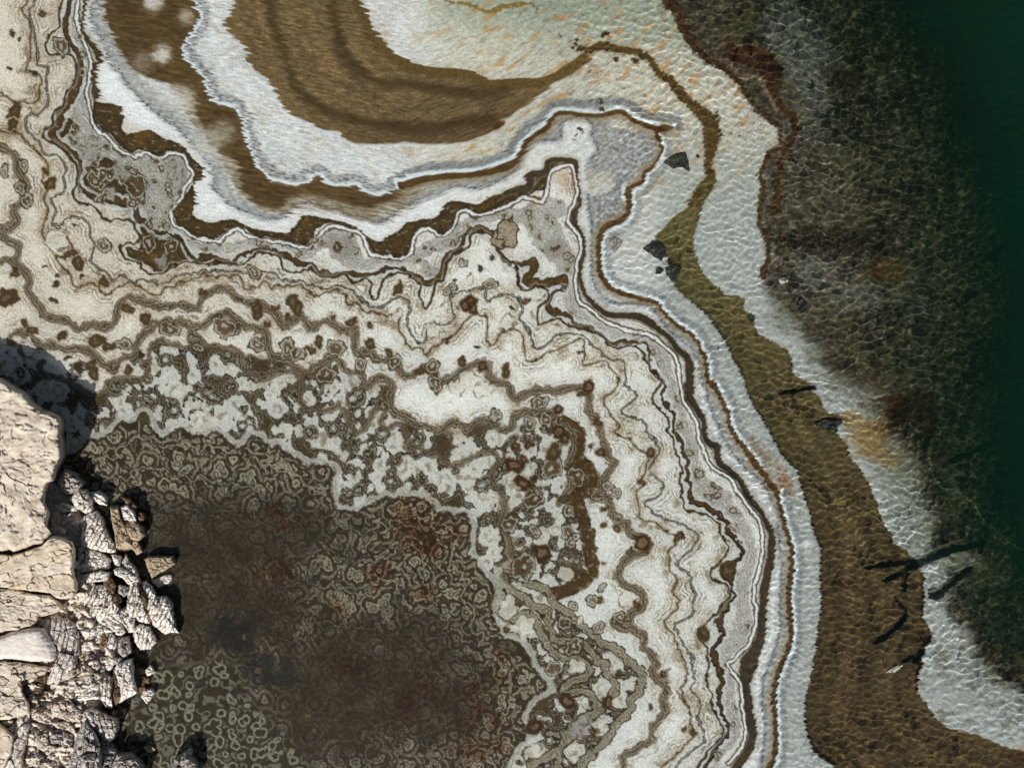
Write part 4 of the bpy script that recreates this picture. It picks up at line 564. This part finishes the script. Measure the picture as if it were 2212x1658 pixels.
# triple lines
for dd0, k_ in ((dU, 1.), (dV, .95), (dV3, .8)):
    d = W(dd0)/k_
    a_ = 1. if k_ > .9 else .75
    mix(ss(12, 6.5, d+2.5*nA)*.9*a_, tone((86, 66, 40), (nB, (9, 7, 4)))); mix(band(d, 3.0, 5.6, .9)*.85*a_, (144, 138, 124)); mix(band(d, 1.2, 3.0, .7)*.85*a_, (70, 60, 46)); mix(ss(1.3, .3, d)*.7*a_, (156, 150, 138))
    hraise(ss(11, 7, d)*.8, -.004)
# ---- 6 single pools and rings
o_ = (0, 0)
for t_ in SPOTS.split():
    if t_ in ZO: o_ = ZO[t_]; continue
    a, b, c_, k = t_.split(','); cx, cy, r_ = o_[0]+float(a)*.31659, o_[1]+float(b)*.31659, float(c_)*.31659
    if r_ < 2: continue
    M_ = r_+22; i0, i1 = max(0, int((cx-M_-GX0)/GS)), min(GW, int((cx+M_-GX0)/GS)); j0, j1 = max(0, int((cy-M_-GY0)/GS)), min(GH, int((cy+M_-GY0)/GS))
    if i0 >= i1 or j0 >= j1: continue
    sl = (slice(j0, j1), slice(i0, i1)); an = np.arctan2(Y[sl]-cy, X[sl]-cx)
    ph = (cx*7.3+cy*3.1) % 6.28; lob = .16*np.sin(an*2+ph)+.13*np.sin(an*3+ph*2.3)+.1*np.sin(an*5+ph*1.7)
    ca_, sa_ = math.cos(ph), math.sin(ph); e1 = ((XW[sl]-cx)*ca_+(YW[sl]-cy)*sa_)*.86; e2 = (-(XW[sl]-cx)*sa_+(YW[sl]-cy)*ca_)*1.16; d = np.hypot(e1, e2)-r_*(.94+lob*.35)+.22*r_*nG[sl]+2.4*nA[sl]
    V = C[sl]
    def m_(al, col): al = np.clip(al, 0, 1)[..., None]; V[...] = V*(1-al)+np.array(col, F)*al
    if k == 'b': m_(ss(6, 0, d)*.5, (120, 102, 74)); m_(soft(d, 1.6)*.95, (80, 62, 36)); m_(ss(-r_*.5, -r_*.8, d)*.5, (128, 118, 98))
    elif k == 'r': m_(band(d, 1, 5)*.85, (78, 60, 36)); m_(band(d, -3, 1)*.9, (150, 147, 138)); m_(band(d, -4.4, -2.8)*.8, (58, 48, 34)); m_(ss(-4.5, -6, d)*.85, (88, 68, 40)); m_(ss(-r_*.62, -r_*.8, d)*.9, (164, 160, 152))
    elif k == 'w': m_(band(d, -1, 3.5)*.6*ss(-.4, .3, nG[sl]), (76, 62, 44)); m_(soft(d, 1)*.8, (186, 182, 174)); m_(ss(-r_*.7, -r_, d)*.25, (160, 140, 110))
    elif k == 'd': m_(soft(d+2*nF[sl], 2.5)*.9, (58, 48, 32))
    elif k == 'o': m_(ss(7, 0, d)*.75, (78, 56, 30)); m_(soft(d, 1.6)*.9, (66, 44, 24)); m_(ss(-r_*.3, -r_*.6, d)*.7, (140, 120, 94)); m_(ss(-r_*.75, -r_*.95, d)*.7, (84, 50, 26))
    elif k == 'g': m_(ss(4, -6, d+6*mott[sl])*.85, (148, 146, 142)); m_(ss(-.1, .5, mott[sl])*ss(0, -5, d)*.5, (84, 66, 40))
    elif k == 't': m_(band(d, -1, 6)*.85, (74, 58, 34)); m_(soft(d, 1.5)*.95, (150, 138, 120)); m_(ss(.1, .5, mott[sl])*soft(d, 2)*.6, (96, 80, 56))
    elif k == 'l': m_(ss(2, -3, d)*.9, (146, 142, 136)); m_(ss(2, -3, d)*ss(.1, .7, np.cos(d*1.3))*.4, (108, 102, 94)); m_(ss(-r_*.5, -r_*.6, d)*.9, (84, 62, 32)); m_(ss(-r_*.5, -r_*.6, d)*ss(.2, .5, mott[sl])*.8, (160, 160, 158))
# ---- grain: fine dark specks, crystals, and the light and dark of wet ripples put into the colour
gr = np.where(comb > .5, .8*streak+.5*nF, nF*.8+nD*.9+.35*pn(u/12, v/3.2, 98))
lumC = C.mean(2); C *= (1+gr*(.05+.05*(lumC < 130)))[..., None]
sp = ss(.5, .85, pn(X/2.6+31, Y/2.6, 99)+.45*nA+.5*nB); mix(sp*.42*(lumC > 110), (96, 84, 64))
# ---- 7 rust
for t_, a, b, r_ in RUSTS:
    cx, cy = ZO[t_][0]+a*.31659, ZO[t_][1]+b*.31659; r_ *= .31659
    al = ss(1.3, .3, np.hypot(X-cx, Y-cy)/r_+.7*nA+.3*nB)*.62*(.45+.75*ss(-.25, .35, mott))
    g_ = np.minimum(C.mean(2), 150)/150; mix(al*(.55+.45*ss(170, 110, C.mean(2))), np.stack([128*g_+14, 82*g_+5, 46*g_], -1).astype(F))
lf = C.mean(2, keepdims=True); C = C*(1+.09*ss(90, 190, lf)-.12*ss(125, 60, lf)*(1-.6*comb[..., None]))
C = np.clip(C, 6, 236)
LIN = np.where(C/255 <= .04045, C/255/12.92, ((C/255+.055)/1.055)**2.4).astype(F)
# ---------------------------------------------------------------- depth of the water over the bed (metres)
CX, CY, CZ = 1250., 937., 16.67
sdD = poly_sdf(np.vstack([np.array([[float(c) for c in q.split(',')]+[0] for q in DEEPL.split()], F), np.array([[3400, 2300, 0], [3400, -900, 0]], F)]), 420)
deep = ss(70, -420, sdD)
so0 = poly_sdf(P(OLIVE), 60)
depth = .075+.20*ss(1250, 1750, X-.12*(Y-900)+0*X)*comb+.14*ss(20, -40, so0)+.30*ss(20, -60, sr)+3.8*deep**1.8+.32*ss(330, -40, sdD)
depth += .25*ss(4, -4, cracks)*(X > 1900)-.06*ledge
Hs = H+.010*nA+.006*nF+.014*nB+.007*nG
Hs += .012*(C.mean(2)/200-.5)
zb = -np.maximum(depth-Hs*(1+1.2*(X > 1700)), .03)
dfade = np.clip(1-np.exp(-.95*np.maximum(depth-.55, 0)), 0, 1)  # light lost with depth, put into the colour of the water surface

def axis(a, n_out=16, reach=1500.):
    t = np.arange(1, n_out+1)/n_out; e = reach*t**2.2
    return np.concatenate([a[0]-e[::-1]-GS*t[::-1]*4, a, a[-1]+e+GS*t*4]).astype(F), np.concatenate([np.zeros(n_out, int), np.arange(len(a)), np.full(n_out, len(a)-1)])
def attr(me, name, data, typ='FLOAT'):
    a = me.attributes.new(name, typ, 'POINT')
    a.data.foreach_set('value' if typ == 'FLOAT' else 'color', np.ascontiguousarray(data, F).ravel())
def grid_mesh(name, XX, YY, ZZ):
    nj, ni = XX.shape
    co = np.stack([XX*PX, -YY*PX, ZZ], -1).astype(F)
    idx = np.arange(ni*nj, dtype=np.int32).reshape(nj, ni)
    q = np.stack([idx[:-1, :-1], idx[1:, :-1], idx[1:, 1:], idx[:-1, 1:]], -1).reshape(-1, 4)
    me = bpy.data.meshes.new(name); me.vertices.add(ni*nj); me.vertices.foreach_set('co', co.ravel())
    me.loops.add(q.size); me.loops.foreach_set('vertex_index', q.ravel())
    me.polygons.add(len(q)); me.polygons.foreach_set('loop_start', np.arange(0, q.size, 4, dtype=np.int32)); me.update()
    me.shade_smooth(); o = bpy.data.objects.new(name, me); COL.objects.link(o); return o
axx, ixx = axis(gx); axy, ixy = axis(gy)
AX, AY = np.meshgrid(axx, axy); ZZ = zb[np.ix_(ixy, ixx)]; LL = LIN[np.ix_(ixy, ixx)]
dx_, dy_ = AX-CX, AY-CY; rr_ = np.hypot(dx_, dy_)+1e-3                # where the bed really lies below the bending surface
tana = rr_*PX/CZ; sw_ = np.sin(np.arctan(tana))/1.33; tw_ = sw_/np.sqrt(1-sw_*sw_); sh_ = -ZZ*tw_/PX
bed = grid_mesh('lake_bed', AX+dx_/rr_*sh_, AY+dy_/rr_*sh_, ZZ); bed['kind'] = 'structure'
attr(bed.data, 'mineral', np.concatenate([LL*1.22, np.ones(LL.shape[:2]+(1,), F)], -1), 'FLOAT_COLOR')
bed.cycles.is_caustics_receiver = True
# ---------------------------------------------------------------- materials
def mat(name):
    m = bpy.data.materials.new(name); m.use_nodes = True; nt = m.node_tree
    return m, nt, nt.nodes['Principled BSDF']
def node(nt, t, **k):
    n = nt.nodes.new(t)
    for a, b in k.items(): setattr(n, a, b)
    return n
def noise(nt, scale, detail=4, rough=.6, vec=None):
    n = node(nt, 'ShaderNodeTexNoise'); n.inputs['Scale'].default_value = scale; n.inputs['Detail'].default_value = detail; n.inputs['Roughness'].default_value = rough
    if vec: nt.links.new(vec, n.inputs['Vector'])
    return n
def ramp(nt, fac, stops):
    r = node(nt, 'ShaderNodeValToRGB'); e = r.color_ramp.elements
    while len(e) < len(stops): e.new(.5)
    for q, (p_, c_) in zip(e, stops): q.position = p_; q.color = (c_[0], c_[1], c_[2], 1)
    nt.links.new(fac, r.inputs[0]); return r
def mixc(nt, typ, fac, a, b):
    m = node(nt, 'ShaderNodeMix', data_type='RGBA', blend_type=typ)
    for i, v_ in ((0, fac), (6, a), (7, b)):
        if hasattr(v_, 'is_output'): nt.links.new(v_, m.inputs[i])
        else: m.inputs[i].default_value = v_ if i == 0 else (v_[0], v_[1], v_[2], 1)
    return m.outputs[2]
def bump(nt, b, h, s, d):
    n = node(nt, 'ShaderNodeBump'); n.inputs['Strength'].default_value = s; n.inputs['Distance'].default_value = d
    nt.links.new(h, n.inputs['Height']); nt.links.new(n.outputs[0], b.inputs['Normal']); return n
m, nt, b = mat('salt_crust_and_mud')
tc = node(nt, 'ShaderNodeTexCoord'); at = node(nt, 'ShaderNodeAttribute', attribute_name='mineral')
n1 = noise(nt, 45, 3, .65, tc.outputs['Object'])
r1 = ramp(nt, n1.outputs[0], [(.3, (.72, .71, .70)), (.5, (1, 1, 1)), (.72, (1.22, 1.22, 1.22))])
nt.links.new(mixc(nt, 'MULTIPLY', .8, at.outputs['Color'], r1.outputs[0]), b.inputs['Base Color'])
b.inputs['Roughness'].default_value = .9; b.inputs['Specular IOR Level'].default_value = .1
bump(nt, b, n1.outputs[0], .5, .012); bed.data.materials.append(m)

# ---------------------------------------------------------------- water
wgx = np.arange(-90, 2600, 2.4).astype(F); wgy = np.arange(-90, 1970, 2.4).astype(F)
def axis2(a): 
    t = np.arange(1, 15)/14; e = 1480*t**2.2; return np.concatenate([a[0]-e[::-1]-t[::-1]*6, a, a[-1]+e+t*6]).astype(F)
wax, way = axis2(wgx), axis2(wgy); WX, WY = np.meshgrid(wax, way)
ci = np.clip(((WX-GX0)/GS), 0, GW-1).astype(int); cj = np.clip(((WY-GY0)/GS), 0, GH-1).astype(int)
rngw = np.random.default_rng(5); Z = np.zeros(WX.shape, F)
wxx, wyy = WX*PX, -WY*PX
wxx = wxx+.10*pn(wxx/1.3, wyy/1.3, 201); wyy = wyy+.10*pn(wxx/1.1, wyy/1.1, 202)
for k in range(56):
    lam = rngw.lognormal(math.log(.165), .38); lam = min(max(lam, .105), .6); an = R(104)+rngw.normal()*.52; ph = rngw.random()*6.283
    kk = 2*math.pi/lam; Z += (.5*.9/kk**2/lam**.25)*np.sin(kk*(wxx*math.cos(an)+wyy*math.sin(an))+ph)
env = (.55+.45*ss(-.6, .5, pn(WX/260, WY/120, 203)))
calm = np.clip(.045+.95*ss(1120, 1620, WX-.10*(WY-900)), 0, 1)*comb[cj, ci]
calm = np.maximum(calm, .05)
far = np.clip(1-np.maximum(np.maximum(-90-WX, WX-2600), np.maximum(-90-WY, WY-1970))/200, 0, 1)
Z *= calm*env*far
water = grid_mesh('water', WX, WY, Z); water['kind'] = 'structure'
attr(water.data, 'depth_fade', dfade[cj, ci]); dd = depth[cj, ci]
water.cycles.is_caustics_caster = True
m = bpy.data.materials.new('lake_water'); m.use_nodes = True; nt = m.node_tree; nt.nodes.remove(nt.nodes['Principled BSDF'])
g = node(nt, 'ShaderNodeBsdfGlass'); g.inputs['Roughness'].default_value = 0; g.inputs['IOR'].default_value = 1.33
df = node(nt, 'ShaderNodeBsdfDiffuse'); at = node(nt, 'ShaderNodeAttribute', attribute_name='depth_fade')
tc = node(nt, 'ShaderNodeTexCoord'); nz = noise(nt, .22, 3, .5, tc.outputs['Object'])
rr = ramp(nt, nz.outputs[0], [(.35, (.0042, .0135, .0070)), (.65, (.0026, .019, .0105))]); nt.links.new(rr.outputs[0], df.inputs['Color'])
tint = ramp(nt, at.outputs['Fac'], [(0, (.97, .99, .97)), (.3, (.70, .84, .70)), (.75, (.42, .66, .50)), (1, (.15, .4, .3))]); nt.links.new(tint.outputs[0], g.inputs['Color'])
mx = node(nt, 'ShaderNodeMixShader'); nt.links.new(at.outputs['Fac'], mx.inputs[0]); nt.links.new(g.outputs[0], mx.inputs[1]); nt.links.new(df.outputs[0], mx.inputs[2])  # surface tint and green diffuse share stand in for absorption by depth
nt.links.new(mx.outputs[0], nt.nodes['Material Output'].inputs[0]); water.data.materials.append(m)
# ---------------------------------------------------------------- rocks
def rock_mat(name, cols, kind):
    m, nt, b = mat(name); tc = node(nt, 'ShaderNodeTexCoord'); V = tc.outputs['Object']
    n1 = noise(nt, 3.2, 8, .62, V); n2 = noise(nt, 26, 5, .7, V); n3 = noise(nt, 9, 6, .7, V)
    c = ramp(nt, n1.outputs[0], [(.30, cols[0]), (.48, cols[1]), (.60, cols[2]), (.74, cols[3])]).outputs[0]
    fine = ramp(nt, n2.outputs[0], [(.32, (.76, .72, .67)), (.46, (1, 1, 1)), (.7, (1.14, 1.12, 1.08))])
    c = mixc(nt, 'MULTIPLY', .8, c, fine.outputs[0])
    at = node(nt, 'ShaderNodeAttribute', attribute_name='lamina')
    if kind:
        ad = node(nt, 'ShaderNodeMath', operation='MULTIPLY_ADD'); nt.links.new(n3.outputs[0], ad.inputs[0]); ad.inputs[1].default_value = .35; nt.links.new(at.outputs['Fac'], ad.inputs[2])
        fr = node(nt, 'ShaderNodeMath', operation='FRACT'); nt.links.new(ad.outputs[0], fr.inputs[0])
        l = ramp(nt, fr.outputs[0], [(0, (.14, .09, .055)), (.09, (.30, .22, .15)), (.17, (1, .99, .97)), (.5, (1.08, 1.07, 1.05)), (.56, (.74, .69, .62)), (.62, (1.05, 1.03, 1)), (.90, (.95, .90, .84)), (1, (.24, .17, .11))])
        c = mixc(nt, 'MULTIPLY', kind, c, l.outputs[0])
    rust = noise(nt, 2.1, 5, .7, V); rf = ramp(nt, rust.outputs[0], [(.63, (0, 0, 0)), (.72, (1, 1, 1))])
    c = mixc(nt, 'MIX', rf.outputs[0], c, mixc(nt, 'MULTIPLY', .85, c, (.85, .58, .32)))
    nt.links.new(c, b.inputs['Base Color']); b.inputs['Roughness'].default_value = .85; b.inputs['Specular IOR Level'].default_value = .25
    mth = node(nt, 'ShaderNodeMath', operation='ADD'); nt.links.new(n2.outputs[0], mth.inputs[0]); nt.links.new(n3.outputs[0], mth.inputs[1])
    bump(nt, b, mth.outputs[0], .6, .028)
    return m
MATS = {
 'b': rock_mat('cream_crust', [(.40, .32, .23), (.54, .46, .36), (.64, .56, .45), (.74, .65, .42)], 0),
 't': rock_mat('tan_crust', [(.42, .32, .21), (.56, .46, .34), (.66, .57, .45), (.78, .71, .60)], 0),
 's': rock_mat('chalk_white', [(.56, .48, .40), (.64, .58, .51), (.72, .67, .61), (.76, .72, .66)], 0),
 'l': rock_mat('grey_layered_rock', [(.42, .38, .34), (.56, .51, .46), (.66, .62, .57), (.74, .70, .65)], .5),
 'L': rock_mat('white_layered_rock', [(.66, .61, .55), (.78, .74, .69), (.86, .84, .80), (.88, .86, .83)], .92),
 'w': rock_mat('white_rock', [(.58, .52, .46), (.72, .68, .62), (.84, .81, .77), (.88, .86, .82)], .45),
 'g': rock_mat('grey_rock', [(.30, .27, .24), (.42, .39, .36), (.54, .50, .46), (.64, .60, .55)], .4),
 'c': rock_mat('crumbly_cream_rock', [(.42, .34, .26), (.58, .50, .41), (.70, .62, .53), (.78, .71, .63)], 0),
 'T': rock_mat('tan_rock', [(.28, .20, .12), (.40, .31, .21), (.50, .40, .28), (.56, .47, .35)], 0),
 'n': rock_mat('brown_rock', [(.10, .07, .045), (.19, .125, .07), (.28, .18, .10), (.36, .26, .17)], 0),
 'k': rock_mat('dark_wet_stone', [(.02, .022, .018), (.05, .052, .044), (.10, .10, .085), (.18, .18, .155)], .3)}
def lift(x, y, z):
    """photograph pixel of a point at height z -> its place"""
    k = 1-z/CZ; return (CX+(x-CX)*k)*PX, -(CY+(y-CY)*k)*PX
def rock(name, cat, style, h, ang, outline, label, seed, z0=0., zbot=-.3, group=None):
    p = P(outline)[:, :2]; pm_ = p.mean(0); p = p if style in 'bts' else pm_+(p-pm_)*1.07; p = np.vstack([p, p[:1]]); rng = np.random.default_rng(seed)
    seg = np.hypot(*(p[1:]-p[:-1]).T); cum = np.concatenate([[0], np.cumsum(seg)]); per = cum[-1]
    M = int(np.clip(per/2.2, 28, 420)); tt = np.linspace(0, per, M, endpoint=False)
    B = np.stack([np.interp(tt, cum, p[:, 0]), np.interp(tt, cum, p[:, 1])], 1)
    c = np.array([B[:, 0].mean(), B[:, 1].mean()]); sz = math.sqrt(per*per/16)
    # edge roughness
    nr = pn(B[:, 0]/9+seed, B[:, 1]/9, seed % 90)*1.6+pn(B[:, 0]/26, B[:, 1]/26+seed, seed % 80)*2.6*min(1, sz/60)
    dn = B-c; dl = np.hypot(*dn.T)[:, None]; B = B+dn/dl*nr[:, None]
    N = int(np.clip(sz/3.0, 7, 60)); rr = np.linspace(0, 1, N+1)[1:]
    rr = 1-(1-rr)**1.25
    Xp = c[0]+np.outer(rr, B[:, 0]-c[0]); Yp = c[1]+np.outer(rr, B[:, 1]-c[1])
    big = style in 'bts'; q = max(2, sz/5.)
    top = np.full(Xp.shape, 1., F)
    npl = 3 if big else 5
    for k in range(npl):
        a = rng.random()*6.28; s = (.10 if big else .55)*rng.random()/max(sz, 10); off = 1.0+rng.random()*(.04 if big else .22)
        top = np.minimum(top, off-s*((Xp-c[0])*math.cos(a)+(Yp-c[1])*math.sin(a)+sz*.12))
    if style in 'b': 
        w1, w2 = worley(Xp/11, Yp/8, seed % 200); rid = 1-np.abs(pn(Xp/24, Yp/13, seed % 77))*2
        fh, fg = facets(Xp/34, Yp/20, seed % 90, .8); w3, _ = worley(Xp/6.5, Yp/5.5, 7); top = top+.012/h*ss(.6, .1, w3)*ss(0, .5, fbm(Xp/70, Yp/70, 5, 2))-.012/h*ss(.0, .9, w1)+.010/h*rid+.06/h*fbm(Xp/60, Yp/60, seed % 66, 5, .6)+.045/h*fh-.05/h*ss(.955, .995, 1-np.abs(fbm(Xp/95, Yp/50, seed % 55, 4)))
    elif style == 't':
        w1, _ = worley(Xp/15, Yp/12, seed % 200); top = top+.03/h*ss(.6, .1, w1)*(.4+fbm(Xp/50, Yp/50, seed % 33, 2))+.05/h*fbm(Xp/45, Yp/45, seed % 66, 4)-.05/h*ss(.96, .995, 1-np.abs(fbm(Xp/80, Yp/50, seed % 55, 3)))
    elif style == 's': top = top+.012/h*fbm(Xp/14, Yp/14, seed % 66, 4)
    else:
        w1, w2 = worley(Xp/13, Yp/13, seed % 200); fh, fg = facets(Xp/max(13, sz/3.2)+seed, Yp/max(10, sz/4)+seed, seed % 91, 1.3); f3, _ = facets(Xp/7+seed, Yp/6, seed % 93, 1.); top = top-.06+.12*fh*(1.4 if style in 'cg' else .8)+(.012 if style in 'Ll' else .03)/h*f3-.04/h*ss(.10, .0, fg)+.03/h*fbm(Xp/12, Yp/12, seed % 66, 4)
    a = R(ang); t = ((Xp-c[0])*math.sin(a)+(Yp-c[1])*math.cos(a)); t = t+3.2*pn(Xp/13, Yp/13, seed % 50)+.6*pn(Xp/5, Yp/5, seed % 51)+.0012*((Xp-c[0])*math.cos(a)-(Yp-c[1])*math.sin(a))**2
    lam = t/(10.5 if style == 'L' else 13.)
    if style in 'Llgwk':
        f = lam-np.floor(lam); st = np.floor(lam); amp = {'L': .036, 'l': .034, 'w': .02, 'g': .025, 'k': .02}[style]
        hs = np.sin(st*12.9898+seed)*43758.5; hs = hs-np.floor(hs)
        top = top-amp/h*((f < .24)*1.2+hs*1.2*(style == 'L')+.5*hs)
    edge = np.clip(1-.30*rr**(44 if style in 'bt' else 7), 0, 1)[:, None]
    Zp = z0+h*np.clip(top*edge, .08, 1.5)
    ver = []; 
    wx_, wy_ = lift(Xp, Yp, Zp)
    zc = z0+h*float(top[0].mean()); xc, yc = lift(c[0], c[1], zc)
    ver = [np.array([[xc, yc, zc]])]+[np.stack([wx_[i], wy_[i], Zp[i]], 1) for i in range(N)]
    last = ver[-1]; cw = np.array([xc, yc])
    for kz, out in ((.72, 1.035), (.40, 1.06), (.12, 1.09), (-.5, 1.10)):
        zz = z0+(last[:, 2]-z0)*kz if kz > 0 else np.full(M, zbot)
        out = 1+(out-1)*(min(1, 45/sz) if not big else -.3*min(1, 60/sz)); j = 1+(out-1)*(1+.8*pn(np.cos(tt/per*6.283)*4+kz*9, np.sin(tt/per*6.283)*4+seed, seed % 40))
        xy = cw+(last[:, :2]-cw)*j[:, None]; zl = np.maximum(zz, min(z0, 0)); ra = lift(Xp[-1], Yp[-1], zl); xy = xy+(np.stack(ra, 1)-last[:, :2])*.9; ver.append(np.stack([xy[:, 0], xy[:, 1], zz], 1))
    ver.append(np.array([[xc, yc, zbot]])); V = np.vstack(ver)
    base = np.array([xc, yc, 0.]); nrg = len(ver)-2; F_ = []
    for j in range(M): F_.append((0, 1+(j+1) % M, 1+j))
    for i in range(nrg-1):
        o1, o2 = 1+i*M, 1+(i+1)*M
        for j in range(M): k = (j+1) % M; F_.append((o1+j, o1+k, o2+k, o2+j))
    o1 = 1+(nrg-1)*M; e = len(V)-1
    for j in range(M): F_.append((o1+j, o1+(j+1) % M, e))
    me = bpy.data.meshes.new(name); me.from_pydata((V-base).tolist(), [], F_); me.update()
    bm = bmesh.new(); bm.from_mesh(me); bmesh.ops.recalc_face_normals(bm, faces=bm.faces); bm.to_mesh(me); bm.free()
    la = np.concatenate([[lam[0].mean()], lam.ravel(), np.tile(lam[-1], 4), [0]]).astype(F); attr(me, 'lamina', la)
    me.materials.append(MATS[style])
    if big: me.shade_smooth()
    ob = bpy.data.objects.new(name, me); ob.location = base; COL.objects.link(ob); ob.cycles.is_caustics_receiver = True
    if label: ob['label'] = label; ob['category'] = cat
    if group: ob['group'] = group
    return ob
for i, (nm, ct_, st_, h_, an_, ol, lb) in enumerate(ROCKS): rock(nm, ct_, st_, h_, an_, ol, lb, 31+i*7)
for i, (ol, h_, st_, lb) in enumerate(SUNK):
    p = P(ol).mean(0); z = float(zb[int((p[1]-GY0)/GS), int((p[0]-GX0)/GS)]); rock('sunken_stone', 'stone', st_, h_, 40, ol, lb, 701+i*5, z0=z, zbot=z-.1)
# ---- the bank of broken rock under the boulders, one sheet of rubble
bx = np.arange(-620, 330, 2.4).astype(F); by = np.arange(950, 2500, 2.4).astype(F); BX, BY = np.meshgrid(bx, by)
edge_x = np.interp(BY, [950, 1040, 1150, 1230, 1290, 1400, 1520, 1600, 1680, 1740, 1800, 2500], [60, 110, 120, 190, 215, 215, 250, 290, 262, 240, 225, 260]).astype(F)
edge_x += 10*pn(BX/20, BY/20, 301)+14*pn(BX/60, BY/60, 302)
q1, g1 = facets(BX/30+.2*pn(BX/12, BY/12, 308), BY/22, 303, .9); q2, g2 = facets(BX/12, BY/9, 304, 1.1); q3, g3 = facets(BX/6, BY/5, 309, 1.)
hb = .14+.20*q1+.07*q2+.025*q3-.08*ss(.10, 0, g1)-.03*ss(.1, 0, g2)+.03*fbm(BX/10, BY/10, 306, 3)+.10*pn(BX/60, BY/60, 307)
hb = hb*ss(0, 22, edge_x-BX)-.35*ss(6, -14, edge_x-BX)
hb = np.where(BY < 1290, hb*.35-.02, hb)
k_ = 1-hb/CZ
bank = grid_mesh('rock_bank', CX+(BX-CX)*k_, CY+(BY-CY)*k_, hb); bank['kind'] = 'structure'; bank.data.materials.append(MATS['c']); bank.cycles.is_caustics_receiver = True
attr(bank.data, 'lamina', BX*0)
